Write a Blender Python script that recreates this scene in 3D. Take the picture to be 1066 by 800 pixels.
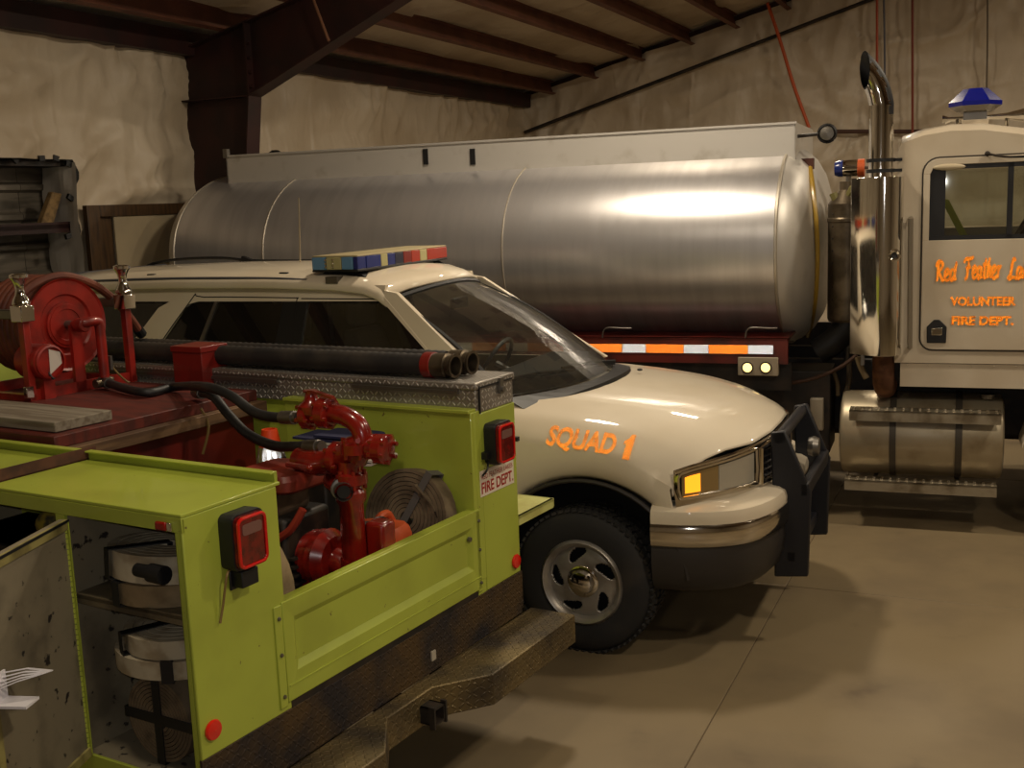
import bpy, bmesh, math, random
from mathutils import Vector, Matrix, noise
random.seed(7)
SC = bpy.context.scene
COL = SC.collection
for o in list(bpy.data.objects):
    bpy.data.objects.remove(o)
R = math.radians
PI = math.pi
# ------------------------------------------------------------------ camera
FPX, PITCH, ROLL, CAMH = 1170.0, R(9.23), R(2.2), 2.43
cam_d = bpy.data.cameras.new('camera')
cam_d.sensor_fit = 'HORIZONTAL'
cam_d.sensor_width = 36.0
cam_d.lens = 36.0 * FPX / 1066.0
cam_d.clip_start = 0.05
cam = bpy.data.objects.new('camera', cam_d)
COL.objects.link(cam)
cam.matrix_world = (Matrix.Translation((0, 0, CAMH)) @ Matrix.Rotation(PI / 2 - PITCH, 4, 'X')
                    @ Matrix.Rotation(-ROLL, 4, 'Z'))
SC.camera = cam
SC.view_settings.view_transform = 'Standard'
SC.view_settings.look = 'None'
SC.view_settings.gamma = 1.0
SC.view_settings.use_curve_mapping = False
SC.view_settings.exposure = 0.0
# ------------------------------------------------------------------ world and lamps
wd = bpy.data.worlds.new('hall_air')
SC.world = wd
wd.use_nodes = True
wd.node_tree.nodes['Background'].inputs[0].default_value = (1.0, 0.82, 0.60, 1)
wd.node_tree.nodes['Background'].inputs[1].default_value = 0.012


class Frame:
    """a place on the floor: x along, y to the far side, z up"""
    def __init__(s, ox, oy, yaw):
        s.o = Vector((ox, oy, 0)); s.yaw = R(yaw)
        s.m = Matrix.Translation(s.o) @ Matrix.Rotation(-s.yaw, 4, 'Z')
        s.i = s.m.inverted()

    def w(s, *p):
        return s.m @ Vector(p)

    def at(s, px, py, ax, val):
        """pixel of the 1066x800 photograph -> point on a plane of this place"""
        x, y = (px - 533) / FPX, (py - 400) / FPX
        c, n = math.cos(ROLL), math.sin(ROLL)
        X, Y = x * c - y * n, x * n + y * c
        d = Vector((X, math.cos(PITCH) - Y * math.sin(PITCH), -math.sin(PITCH) - Y * math.cos(PITCH)))
        o = s.i @ Vector((0, 0, CAMH))
        d = s.i.to_3x3() @ d
        t = (val - o[ax]) / d[ax]
        return o + d * t


def off(a, d):
    return math.sin(R(a)) * d, math.cos(R(a)) * d


HALL = Frame(*off(24, 17.5), 24)     # y = 0 is the end wall, x = -7.42 the eave wall
TANK = Frame(*off(21, 8.2), 21)      # y = 0 is the near flank of the tanker
SUV = Frame(0.70, 6.63, 23)          # origin under the front axle
PICK = Frame(-1.013, 3.285, 30.7)    # origin under the rear corner of the utility body


def lamp(name, frame, p, size, power, col=(1.0, 0.85, 0.64), aim=(0, 0, -1)):
    d = bpy.data.lights.new(name, 'AREA')
    d.shape = 'DISK'; d.size = size; d.energy = power; d.color = col
    o = bpy.data.objects.new(name, d)
    COL.objects.link(o)
    o.location = frame.w(*p)
    o.rotation_euler = Vector(aim).to_track_quat('-Z', 'Y').to_euler()
    return o


# high bay lamps hanging from the roof of the hall
LAMPS = [lamp('high_bay_lamp', HALL, (-2.6, -10.3, 4.85), 0.45, 95),
         lamp('high_bay_lamp', HALL, (-2.2, -5.6, 4.9), 0.45, 115),
         lamp('high_bay_lamp', HALL, (2.4, -10.3, 5.8), 0.45, 140),
         lamp('high_bay_lamp', HALL, (-2.2, -15.4, 4.9), 0.45, 35),
         lamp('high_bay_lamp', HALL, (2.4, -15.4, 5.8), 0.45, 135),
         lamp('high_bay_lamp', HALL, (2.4, -5.2, 5.8), 0.45, 110),
         lamp('high_bay_lamp', HALL, (7.5, -10.3, 5.2), 0.45, 90)]
# the photographer's flash, beside the lens
fd = bpy.data.lights.new('camera_flash', 'AREA'); fd.shape = 'DISK'; fd.size = .05; fd.energy = 18; fd.color = (1.0, .96, .92)
fo = bpy.data.objects.new('camera_flash', fd); COL.objects.link(fo)
fo.matrix_world = Matrix.Translation((.01, 0, CAMH + .045)) @ Matrix.Rotation(PI / 2 - PITCH, 4, 'X')
# ------------------------------------------------------------------ materials
MATS = {}


def lin(c):
    return tuple(((v / 255) / 12.92 if v / 255 <= 0.04045 else ((v / 255 + 0.055) / 1.055) ** 2.4) for v in c)


class NT:
    def __init__(s, m):
        m.use_nodes = True
        s.t = m.node_tree; s.n = s.t.nodes
        s.b = s.n['Principled BSDF']

    def new(s, t, **k):
        n = s.n.new(t)
        for a, v in k.items():
            setattr(n, a, v)
        return n

    def link(s, a, b):
        s.t.links.new(a, b)

    def math(s, op, a, b=None, c=None):
        n = s.new('ShaderNodeMath', operation=op)
        for i, v in enumerate((a, b, c)):
            if v is None: continue
            if isinstance(v, (int, float)): n.inputs[i].default_value = v
            else: s.link(v, n.inputs[i])
        return n.outputs[0]


def mat(name, col, rough=0.5, metal=0.0, var=None, vscale=6.0, vlo=0.4, vhi=0.65, stretch=(1, 1, 1), bump=0.0,
        bscale=40.0, bstretch=(1, 1, 1), coat=0.0, emit=None, estr=0.0, spec=0.5, detail=5.0, var2=None, v2scale=20,
        v2lo=.55, v2hi=.62, rvar=0.0, aniso=0.0, srgb=True):
    """colour with a second colour worn or stained over it, and fine relief"""
    if name in MATS: return MATS[name]
    m = bpy.data.materials.new(name); MATS[name] = m
    t = NT(m); b = t.b
    C = (lambda c: lin(c) + (1,)) if srgb else (lambda c: tuple(c) + (1,))
    b.inputs['Base Color'].default_value = C(col)
    b.inputs['Roughness'].default_value = rough
    b.inputs['Metallic'].default_value = metal
    b.inputs['Coat Weight'].default_value = coat
    b.inputs['Coat Roughness'].default_value = 0.04
    b.inputs['Specular IOR Level'].default_value = spec
    if aniso: b.inputs['Anisotropic'].default_value = aniso
    if emit:
        b.inputs['Emission Color'].default_value = C(emit); b.inputs['Emission Strength'].default_value = estr
    if var or bump or var2 or rvar:
        tc = t.new('ShaderNodeTexCoord')

    def noi(scale, st):
        mp = t.new('ShaderNodeMapping'); mp.inputs['Scale'].default_value = st
        t.link(tc.outputs['Object'], mp.inputs['Vector'])
        n = t.new('ShaderNodeTexNoise'); n.inputs['Scale'].default_value = scale; n.inputs['Detail'].default_value = detail
        t.link(mp.outputs[0], n.inputs['Vector'])
        return n.outputs['Fac']

    def ramp(f, lo, hi):
        r = t.new('ShaderNodeMapRange'); r.inputs['From Min'].default_value = lo; r.inputs['From Max'].default_value = hi
        r.interpolation_type = 'SMOOTHSTEP'
        t.link(f, r.inputs['Value'])
        return r.outputs[0]

    prev = None
    for v, sc, lo, hi in ((var, vscale, vlo, vhi), (var2, v2scale, v2lo, v2hi)):
        if not v: continue
        mx = t.new('ShaderNodeMix', data_type='RGBA')
        fac = ramp(noi(sc, stretch), lo, hi)
        t.link(fac, mx.inputs[0])
        if prev is None: mx.inputs[6].default_value = C(col)
        else: t.link(prev, mx.inputs[6])
        mx.inputs[7].default_value = C(v)
        prev = mx.outputs[2]
        if rvar and v is var:
            r = t.math('MULTIPLY_ADD', fac, rvar, rough); t.link(r, b.inputs['Roughness'])
    if prev: t.link(prev, b.inputs['Base Color'])
    if bump:
        bm_ = t.new('ShaderNodeBump'); bm_.inputs['Strength'].default_value = min(1, bump * 8)
        bm_.inputs['Distance'].default_value = bump * .05
        t.link(noi(bscale, bstretch), bm_.inputs['Height']); t.link(bm_.outputs[0], b.inputs['Normal'])
    return m


def glass(name, tint, gloss=0.02, rough=0.02, haze=0.0):
    """thin pane: looks through with a tint, mirrors by the Fresnel law"""
    if name in MATS: return MATS[name]
    m = bpy.data.materials.new(name); MATS[name] = m
    t = NT(m)
    t.n.remove(t.b)
    tr = t.new('ShaderNodeBsdfTransparent'); tr.inputs[0].default_value = tuple(tint) + (1,)
    gl = t.new('ShaderNodeBsdfGlossy'); gl.inputs['Roughness'].default_value = rough; gl.inputs[0].default_value = (1, 1, 1, 1)
    fr = t.new('ShaderNodeFresnel'); fr.inputs[0].default_value = 1.5
    mx = t.new('ShaderNodeMixShader')
    t.link(t.math('ADD', fr.outputs[0], gloss), mx.inputs[0])
    t.link(tr.outputs[0], mx.inputs[1]); t.link(gl.outputs[0], mx.inputs[2])
    out = mx.outputs[0]
    if haze:
        df = t.new('ShaderNodeBsdfDiffuse'); df.inputs[0].default_value = (.62, .56, .46, 1)  # pale dusty haze lightens the pane in place of ceiling reflections
        m2 = t.new('ShaderNodeMixShader'); m2.inputs[0].default_value = haze
        t.link(out, m2.inputs[1]); t.link(df.outputs[0], m2.inputs[2]); out = m2.outputs[0]
    t.link(out, t.n['Material Output'].inputs[0])
    return m


def drape(name, col, col2):
    """satin plastic facing of the insulation, crumpled: sharp ridges over soft ones"""
    m = mat(name, col, .46, var=col2, vscale=1.3)
    t = NT(m); tc = t.new('ShaderNodeTexCoord')
    tot = None
    for sc, st, rot, k, dist in ((2.6, (1, 1, .22), .0, 1.0, .5), (1.6, (.5, .5, 1.5), .55, .8, .6), (4.5, (1, 1, .3), -.6, .5, .8), (9.0, (1, 1, .6), .3, .16, .5)):
        mp = t.new('ShaderNodeMapping'); mp.inputs['Scale'].default_value = st; mp.inputs['Rotation'].default_value = (rot, rot, 0)
        t.link(tc.outputs['Object'], mp.inputs['Vector'])
        n = t.new('ShaderNodeTexNoise', noise_type='RIDGED_MULTIFRACTAL'); n.inputs['Scale'].default_value = sc
        n.inputs['Detail'].default_value = 2.0; n.inputs['Distortion'].default_value = dist
        t.link(mp.outputs[0], n.inputs['Vector'])
        v = t.math('MULTIPLY', n.outputs['Fac'], k)
        tot = v if tot is None else t.math('ADD', tot, v)
    b = t.new('ShaderNodeBump'); b.inputs['Strength'].default_value = 1.0; b.inputs['Distance'].default_value = .045
    t.link(tot, b.inputs['Height']); t.link(b.outputs[0], t.b.inputs['Normal'])
    return m


def tread(name, col, dirt, rough, metal, pitch=0.035, dlo=.35, dhi=.6, lugcol=None):
    """chequer plate: crossed raised lugs, on the unwrapped faces in metres"""
    if name in MATS: return MATS[name]
    m = bpy.data.materials.new(name); MATS[name] = m
    t = NT(m); b = t.b
    uv = t.new('ShaderNodeUVMap'); sp = t.new('ShaderNodeSeparateXYZ'); t.link(uv.outputs[0], sp.inputs[0])
    u = t.math('DIVIDE', sp.outputs[0], pitch); v = t.math('DIVIDE', sp.outputs[1], pitch)
    fu, fv = t.math('FLOOR', u), t.math('FLOOR', v)
    par = t.math('SUBTRACT', t.math('MULTIPLY', t.math('FLOORED_MODULO', t.math('ADD', fu, fv), 2.0), 2.0), 1.0)
    a = t.math('SUBTRACT', t.math('FRACT', u), .5); c = t.math('SUBTRACT', t.math('FRACT', v), .5)
    cs = t.math('MULTIPLY', c, par)
    p, q = t.math('ADD', a, cs), t.math('SUBTRACT', a, cs)
    d = t.math('ADD', t.math('MULTIPLY', t.math('MULTIPLY', p, p), 1.9), t.math('MULTIPLY', t.math('MULTIPLY', q, q), 16.0))
    h = t.new('ShaderNodeMapRange'); h.interpolation_type = 'SMOOTHSTEP'
    h.inputs['From Min'].default_value = 1.0; h.inputs['From Max'].default_value = .35
    t.link(d, h.inputs['Value'])
    bm_ = t.new('ShaderNodeBump'); bm_.inputs['Strength'].default_value = .9; bm_.inputs['Distance'].default_value = .004
    t.link(h.outputs[0], bm_.inputs['Height']); t.link(bm_.outputs[0], b.inputs['Normal'])
    n = t.new('ShaderNodeTexNoise'); n.inputs['Scale'].default_value = 4; n.inputs['Detail'].default_value = 6
    tc = t.new('ShaderNodeTexCoord'); t.link(tc.outputs['Object'], n.inputs['Vector'])
    r = t.new('ShaderNodeMapRange'); r.inputs['From Min'].default_value = dlo; r.inputs['From Max'].default_value = dhi
    t.link(n.outputs['Fac'], r.inputs['Value'])
    mx = t.new('ShaderNodeMix', data_type='RGBA'); t.link(r.outputs[0], mx.inputs[0])
    mx.inputs[6].default_value = lin(col) + (1,); mx.inputs[7].default_value = lin(dirt) + (1,)
    out = mx.outputs[2]
    if lugcol:
        m2 = t.new('ShaderNodeMix', data_type='RGBA'); t.link(h.outputs[0], m2.inputs[0]); t.link(out, m2.inputs[6])
        m2.inputs[7].default_value = lin(lugcol) + (1,); out = m2.outputs[2]
    t.link(out, b.inputs['Base Color'])
    b.inputs['Roughness'].default_value = rough; b.inputs['Metallic'].default_value = metal
    return m


# ------------------------------------------------------------------ mesh builder
class MB:
    def __init__(s):
        s.v = []; s.f = []

    def add(s, vs, fs):
        n = len(s.v)
        s.v += [tuple(p) for p in vs]
        s.f += [tuple(i + n for i in f) for f in fs]
        return s

    def box(s, x0, x1, y0, y1, z0, z1, mtx=None):
        vs = [Vector(p) for p in ((x0, y0, z0), (x1, y0, z0), (x1, y1, z0), (x0, y1, z0), (x0, y0, z1), (x1, y0, z1), (x1, y1, z1), (x0, y1, z1))]
        if mtx: vs = [mtx @ p for p in vs]
        return s.add(vs, [(3, 2, 1, 0), (4, 5, 6, 7), (0, 1, 5, 4), (1, 2, 6, 5), (2, 3, 7, 6), (3, 0, 4, 7)])

    def hexa(s, b4, t4):
        return s.add(list(b4) + list(t4), [(3, 2, 1, 0), (4, 5, 6, 7), (0, 1, 5, 4), (1, 2, 6, 5), (2, 3, 7, 6), (3, 0, 4, 7)])

    def loft(s, rings, closed=True, caps=True):
        n = len(rings[0]); vs = [p for r in rings for p in r]; fs = []
        for i in range(len(rings) - 1):
            for j in range(n if closed else n - 1):
                k = (j + 1) % n
                fs.append((i * n + j, i * n + k, (i + 1) * n + k, (i + 1) * n + j))
        if caps and closed:
            fs.append(tuple(range(n - 1, -1, -1))); fs.append(tuple((len(rings) - 1) * n + j for j in range(n)))
        return s.add(vs, fs)

    def prism(s, poly, d):
        """polygon of 3D points pushed along d"""
        d = Vector(d); a = [Vector(p) for p in poly]
        return s.loft([a, [p + d for p in a]])

    def tube(s, path, r, n=10, caps=True):
        P = [Vector(p) for p in path]; rings = []
        rr = r if isinstance(r, (list, tuple)) else [r] * len(P)
        up = None
        for i, p in enumerate(P):
            t = (P[min(i + 1, len(P) - 1)] - P[max(i - 1, 0)]).normalized()
            if up is None:
                up = Vector((0, 0, 1)) if abs(t.z) < .9 else Vector((1, 0, 0))
            a = (up - t * up.dot(t))
            if a.length < 1e-6: a = t.orthogonal()
            a.normalize(); b = t.cross(a); up = a
            rings.append([p + (a * math.cos(2 * PI * k / n) + b * math.sin(2 * PI * k / n)) * rr[i] for k in range(n)])
        return s.loft(rings, True, caps)

    def cyl(s, a, b, r, n=20, r2=None, caps=True):
        return s.tube([a, b], [r, r if r2 is None else r2], n, caps)

    def lathe(s, prof, c=(0, 0, 0), ax='z', n=24, caps=True, ang=0):
        """prof: (radius, along)"""
        rings = []
        for r, h in prof:
            ring = []
            for k in range(n):
                a = 2 * PI * k / n + ang; x, y = r * math.cos(a), r * math.sin(a)
                p = {'z': (x, y, h), 'x': (h, x, y), 'y': (y, h, x)}[ax]
                ring.append(Vector(p) + Vector(c))
            rings.append(ring)
        return s.loft(rings, True, caps)

    def ribbon(s, path, side, w, th):
        """flat strip: path points, side vector(s), width, thickness"""
        rings = []
        for i, p in enumerate(path):
            p = Vector(p); sd = Vector(side[i] if isinstance(side[0], (tuple, list, Vector)) else side).normalized()
            t = (Vector(path[min(i + 1, len(path) - 1)]) - Vector(path[max(i - 1, 0)])).normalized()
            nn = t.cross(sd).normalized() * th / 2
            a = sd * w / 2
            rings.append([p - a - nn, p + a - nn, p + a + nn, p - a + nn])
        return s.loft(rings)

    def ball(s, c, r, n=12, m=8, sc=(1, 1, 1)):
        rings = []
        for i in range(m + 1):
            a = PI * i / m
            rr = max(math.sin(a), 1e-3)
            rings.append([Vector(c) + Vector((rr * math.cos(2 * PI * k / n) * sc[0], rr * math.sin(2 * PI * k / n) * sc[1], -math.cos(a) * sc[2])) * r for k in range(n)])
        return s.loft(rings)

    def mesh(s, name, sharp=35, uv=True):
        me = bpy.data.meshes.new(name)
        me.from_pydata(s.v, [], s.f)
        me.validate(verbose=False)
        bm = bmesh.new(); bm.from_mesh(me)
        bmesh.ops.recalc_face_normals(bm, faces=bm.faces)
        if uv:
            l = bm.loops.layers.uv.new('UVMap')
            for f in bm.faces:
                n = f.normal; ax = max(range(3), key=lambda i: abs(n[i]))
                for lp in f.loops:
                    c = lp.vert.co
                    lp[l].uv = ((c.y, c.z), (c.x, c.z), (c.x, c.y))[ax]
        bm.to_mesh(me); bm.free()
        if sharp:
            me.polygons.foreach_set('use_smooth', [True] * len(me.polygons))
            me.set_sharp_from_angle(angle=R(sharp))
        return me

    def obj(s, name, m, parent=None, sharp=35, bevel=0, seg=2, label=None, kind=None):
        me = s.mesh(name, sharp)
        o = bpy.data.objects.new(name, me)
        me.materials.append(m)
        COL.objects.link(o)
        if parent: o.parent = parent
        if bevel:
            md = o.modifiers.new('bevel', 'BEVEL'); md.width = bevel; md.segments = seg; md.limit_method = 'ANGLE'
            md.angle_limit = R(40); md.harden_normals = False
        if label: o['label'] = label
        if kind: o['kind'] = kind
        return o


def copy_part(o, parent, mtx=None):
    c = o.copy(); COL.objects.link(c); c.parent = parent
    if mtx is not None: c.matrix_local = mtx
    return c


def thing(name, label, cat, frame=None, p=(0, 0, 0), rz=0, group=None, rot=None):
    o = bpy.data.objects.new(name, None)
    o.empty_display_size = .1
    COL.objects.link(o)
    m = (frame.m if frame else Matrix.Identity(4)) @ Matrix.Translation(p) @ Matrix.Rotation(rz, 4, 'Z')
    if rot is not None: m = m @ rot
    o.matrix_world = m
    o['label'] = label; o['category'] = cat
    if group: o['group'] = group
    return o


def tag(o, label, cat, group=None, frame=None, p=(0, 0, 0), rz=0, rot=None):
    o['label'] = label; o['category'] = cat
    if group: o['group'] = group
    if frame:
        m = frame.m @ Matrix.Translation(p) @ Matrix.Rotation(rz, 4, 'Z')
        if rot is not None: m = m @ rot
        o.matrix_world = m
    return o


def struct(o, frame=None):
    o['kind'] = 'structure'
    if frame: o.matrix_world = frame.m
    return o


def text(name, body, m, parent, origin, ux, uz, height, width=None, bold=0.0, depth=0, shear=0.0, label=None):
    """flat lettering: baseline start, reading direction, up direction"""
    cu = bpy.data.curves.new(name, 'FONT'); cu.body = body; cu.size = 1.0; cu.offset = bold; cu.shear = shear
    o = bpy.data.objects.new(name, cu); COL.objects.link(o)
    bpy.context.view_layer.update()
    dg = bpy.context.evaluated_depsgraph_get()
    me = bpy.data.meshes.new_from_object(o.evaluated_get(dg))
    bpy.data.objects.remove(o); bpy.data.curves.remove(cu)
    xs = [v.co.x for v in me.vertices]; ys = [v.co.y for v in me.vertices]
    x0, x1, y0, y1 = min(xs), max(xs), min(ys), max(ys)
    sy = height / (y1 - y0); sx = (width / (x1 - x0)) if width else sy
    ux = Vector(ux).normalized(); uz = Vector(uz).normalized(); un = ux.cross(uz)
    for v in me.vertices:
        v.co = Vector(origin) + ux * ((v.co.x - x0) * sx) + uz * ((v.co.y - y0) * sy)
    bm = bmesh.new(); bm.from_mesh(me)
    bmesh.ops.remove_doubles(bm, verts=bm.verts, dist=1e-5)
    if depth:
        bmesh.ops.triangulate(bm, faces=bm.faces[:])
        bmesh.ops.subdivide_edges(bm, edges=bm.edges[:], cuts=2, use_grid_fill=True)
    bm.to_mesh(me); bm.free()
    me.name = name; me.materials.clear(); me.materials.append(m)
    ob = bpy.data.objects.new(name, me); COL.objects.link(ob); ob.parent = parent
    if label: ob['label'] = label
    return ob


def corner_cells(m, x0, x1, z0, z1, y, h, ok=None, ink=None):
    """prismatic reflective sheeting: every cell is three mirror faces meeting at right angles"""
    a = h / .866; d = a / math.sqrt(6); hw = a / 2
    rows = max(1, round((z1 - z0) / h)); n = round((x1 - x0) / hw)
    for r in range(rows):
        za = z0 + r * h
        for i in range(-1, n):
            xa = x0 + i * hw
            T = [(xa, za), (xa + 2 * hw, za), (xa + hw, za + h)] if (i + r) % 2 == 0 else [(xa, za + h), (xa + hw, za), (xa + 2 * hw, za + h)]
            cx, cz = sum(p[0] for p in T) / 3, sum(p[1] for p in T) / 3
            if not x0 <= cx <= x1: continue
            yy = y
            if ok:
                hit = ok(cx, cz)
                if hit is None: continue
                yy = hit
            if ink is not None and (i + r) % 4 in (1, 3):            # printed face between the prisms
                ink.add([(p[0], yy, p[1]) for p in T], [(0, 1, 2)]); continue
            m.add([(p[0], yy, p[1]) for p in T] + [(cx, yy + d, cz)], [(0, 1, 3), (1, 2, 3), (2, 0, 3)])
    return m


def cube_corners(x0, x1, z0, z1, y):
    return corner_cells(MB(), x0, x1, z0, z1, y, (z1 - z0) / 8)


def sheeting(o, m, h, lift):
    """replace flat lettering by the same letters cut from prismatic sheeting"""
    from mathutils.bvhtree import BVHTree
    me = o.data
    bv = BVHTree.FromPolygons([v.co.copy() for v in me.vertices], [tuple(p.vertices) for p in me.polygons])
    xs = [v.co.x for v in me.vertices]; zs = [v.co.z for v in me.vertices]; y0 = min(v.co.y for v in me.vertices) - .5

    def ok(x, z):
        r = bv.ray_cast(Vector((x, y0, z)), Vector((0, 1, 0)))
        return None if r[0] is None else r[0].y - lift
    ik = MB(); mb = corner_cells(MB(), min(xs), max(xs), min(zs), max(zs), 0, h, ok, ik)
    nq = len(mb.f); mb.add(ik.v, ik.f)
    nm = o.name; new = mb.mesh('lettering', None); new.materials.append(m); new.materials.append(M_INK)
    for k, p in enumerate(new.polygons):
        if k >= nq: p.material_index = 1
    o.data = new
    return o


def smooth(pts, n=6):
    """Catmull-Rom through the points"""
    P = [Vector(p) for p in pts]; out = []
    for i in range(len(P) - 1):
        a, b, c, d = P[max(i - 1, 0)], P[i], P[i + 1], P[min(i + 2, len(P) - 1)]
        for k in range(n):
            t = k / n
            out.append(.5 * ((2 * b) + (c - a) * t + (2 * a - 5 * b + 4 * c - d) * t * t + (-a + 3 * b - 3 * c + d) * t ** 3))
    return out + [P[-1]]


def lerp(xs, ys, x):
    if x <= xs[0]: return ys[0]
    for i in range(len(xs) - 1):
        if x <= xs[i + 1]:
            t = (x - xs[i]) / (xs[i + 1] - xs[i]); return ys[i] + (ys[i + 1] - ys[i]) * t
    return ys[-1]


def rrect(w, h, r, n=5):
    """rounded rectangle centred on 0, as (a, b)"""
    out = []
    for cx, cy, a0 in ((w / 2 - r, h / 2 - r, 0), (-w / 2 + r, h / 2 - r, 90), (-w / 2 + r, -h / 2 + r, 180), (w / 2 - r, -h / 2 + r, 270)):
        for k in range(n + 1):
            a = R(a0 + 90 * k / n); out.append((cx + r * math.cos(a), cy + r * math.sin(a)))
    return out


M_RED = mat('red_enamel', (124, 26, 18), .4, var=(84, 20, 15), vscale=9, vlo=.45, vhi=.8, coat=.3)
M_BLACK = mat('black_plastic', (20, 20, 22), .5)
M_RUBBER = mat('tyre_rubber', (34, 33, 33), .8, var=(56, 50, 44), vscale=5, vlo=.45, vhi=.8, bump=.02, bscale=60)
M_CHROME = mat('chrome', (225, 222, 216), .07, 1.0)
M_STEEL = mat('dull_steel', (130, 126, 120), .4, .9)
M_DARK = mat('dark_metal', (30, 27, 25), .6, .2, var=(52, 42, 34), vscale=7)
M_INK = mat('orange_ink', (1.0, .26, .01), .5, srgb=False)
M_ORANGE = mat('orange_sheeting', (1.0, .64, .22), .10, 1.0, srgb=False)
# ================================================================== the hall
M_CONC = mat('concrete', (130, 114, 86), .5, var=(113, 98, 74), vscale=1.1, vlo=.4, vhi=.7, var2=(92, 78, 60), v2scale=2.2, v2lo=.62, v2hi=.80, bump=.006, bscale=30, rvar=.15)
M_JOINT = mat('joint_grit', (96, 80, 60), .9)
M_FOIL = drape('insulation_facing', (202, 187, 164), (188, 171, 146))
M_BEAM = mat('oxide_primer', (50, 18, 14), .6, var=(34, 13, 11), vscale=3)
M_PURLIN = mat('primer_purlin', (104, 62, 44), .6, var=(84, 48, 36), vscale=3)
M_SIDING = mat('bare_siding', (116, 108, 96), .5, .4, var=(86, 80, 70), vscale=2, stretch=(1, 1, 8))
EAVE_X, EAVE_Z, SLOPE, RIDGE = -7.43, 3.95, 0.25, 2.4
FAR_X = 2 * RIDGE - EAVE_X


def roof_z(x):
    return EAVE_Z + SLOPE * (min(x, 2 * RIDGE - x) - EAVE_X)


# floor: slabs with sawn joints, on the hall's own grid
fl = struct(MB().box(-7.7, 13, -24, .5, -.14, -.006).obj('floor', M_JOINT), HALL)
xs = [-7.7, -4.25, -1.21, 1.85, 4.9, 8.0, 13]; ys = [-24, -20.0, -16.9, -13.8, -10.7, -7.6, -4.5, .5]
for i in range(len(xs) - 1):
    for j in range(len(ys) - 1):
        MB().box(xs[i] + .0025, xs[i + 1] - .0025, ys[j] + .0025, ys[j + 1] - .0025, -.1, 0).obj('slab', M_CONC, fl, bevel=.003, seg=1)


def folds(u, v, seed, k):
    """height of the draped facing: soft billows, long creases fanning from its fixings"""
    a = noise.noise(Vector((u * .5, v * .45, seed)))
    warp = noise.noise(Vector((u * .7, v * .7, seed + 5))) * 1.6
    c1 = 1 - abs(noise.noise(Vector(((u + warp) * 1.5, v * .32 + warp * .5, seed + 9))))
    c2 = 1 - abs(noise.noise(Vector(((u - v * .8 + warp) * .9, (v + u * .4) * .35, seed + 17))))
    c3 = noise.noise(Vector((u * 4 + warp * 2, v * 1.2, seed + 31)))
    c4 = 1 - abs(noise.noise(Vector(((u * 1.1 + v * 1.7 + warp * 1.5) * 1.3, (u - v) * .5, seed + 43))))
    c5 = 1 - abs(noise.noise(Vector(((u + warp * .6) * 3.4, v * .9 + warp, seed + 57))))
    return k * (.05 * a + .07 * c1 ** 6 + .08 * c2 ** 7 + .05 * c4 ** 8 + .022 * c5 ** 6 + .006 * c3)


def sheet(u0, u1, v0, v1, step, fn, keep):
    nu = int((u1 - u0) / step) + 1; nv = int((v1 - v0) / step) + 1 if v1 - v0 > 1.01 else 95
    vs, fs = [], []
    for i in range(nu):
        for j in range(nv):
            vs.append(fn(u0 + (u1 - u0) * i / (nu - 1), v0 + (v1 - v0) * j / (nv - 1)))
    for i in range(nu - 1):
        for j in range(nv - 1):
            u = u0 + (u1 - u0) * (i + .5) / (nu - 1); v = v0 + (v1 - v0) * (j + .5) / (nv - 1)
            if keep(u, v): fs.append((i * nv + j, (i + 1) * nv + j, (i + 1) * nv + j + 1, i * nv + j + 1))
    return MB().add(vs, fs)


# end wall: draped white-faced insulation under the gable
def gable(u, v):
    top = roof_z(u) + .12
    z = v * top
    d = folds(u, z, 3.0, 1.0)
    for zz in (4.15, 2.2):           # horizontal seams where the facing is clamped to the girts
        d *= min(1, .35 + abs(z - zz) * 2.2)
    return (u, -.05 - max(0, d + .05), z)


wb = struct(sheet(EAVE_X, FAR_X, 0, 1, .06, gable, lambda u, v: True).obj('wall_back', M_FOIL, sharp=None), HALL)
me = wb.data
me.polygons.foreach_set('use_smooth', [True] * len(me.polygons))
# eave wall with the cut-away bay at the left
HY0, HY1, HZ1 = -12.7, HALL.at(66, 171, 0, -7.4).y, HALL.at(30, 169, 0, -7.4).z


def eave(u, v):
    d = folds(u * 1.1, v, 41.0, .85)
    seam = 3.3 if u > -8.4 else 3.28
    d *= min(1, .25 + abs(v - seam) * 2.5)
    return (EAVE_X + .02 + max(0, d + .04), u, v)


wl = struct(sheet(-24, 0, 0, 3.97, .055, eave, lambda u, v: not (HY0 < u < HY1 and v < HZ1)).obj('wall_left', M_FOIL, sharp=None), HALL)
wl.data.polygons.foreach_set('use_smooth', [True] * len(wl.data.polygons))
# bare siding in the cut-away: ribbed panels on a girt
for k in range(6):
    y0 = HY0 - .2 + k * .52
    if y0 > HY1 + .1: break
    zs = [0.02]; pr = []
    z = 0.0; i = 0
    rib = [(0, 0), (.16, 0), (.185, .035), (.225, .035), (.25, 0)]
    poly = []
    while z < 3.1:
        for a, b in rib[:-1]: poly.append((EAVE_X - .30 + b, z + a))
        z += .25
    poly.append((EAVE_X - .30, z))
    m = MB()
    m.loft([[(x, y0, zz) for x, zz in poly] + [(EAVE_X - .33, y0, z), (EAVE_X - .33, y0, 0)],
            [(x, y0 + .515, zz) for x, zz in poly] + [(EAVE_X - .33, y0 + .515, z), (EAVE_X - .33, y0 + .515, 0)]])
    m.obj('siding_panel', M_SIDING, wl, sharp=20)
gz = HALL.at(40, 236, 0, -7.4).z
for zz in (gz, gz - 1.15):
    m = MB(); m.box(EAVE_X - .25, EAVE_X + .03, HY0, HY1 + .02, zz - .025, zz + .012); m.box(EAVE_X + .015, EAVE_X + .03, HY0, HY1 + .02, zz - .06, zz + .03)
    m.obj('girt', M_BEAM, wl, label='rust red steel girt across the bare siding')
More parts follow.
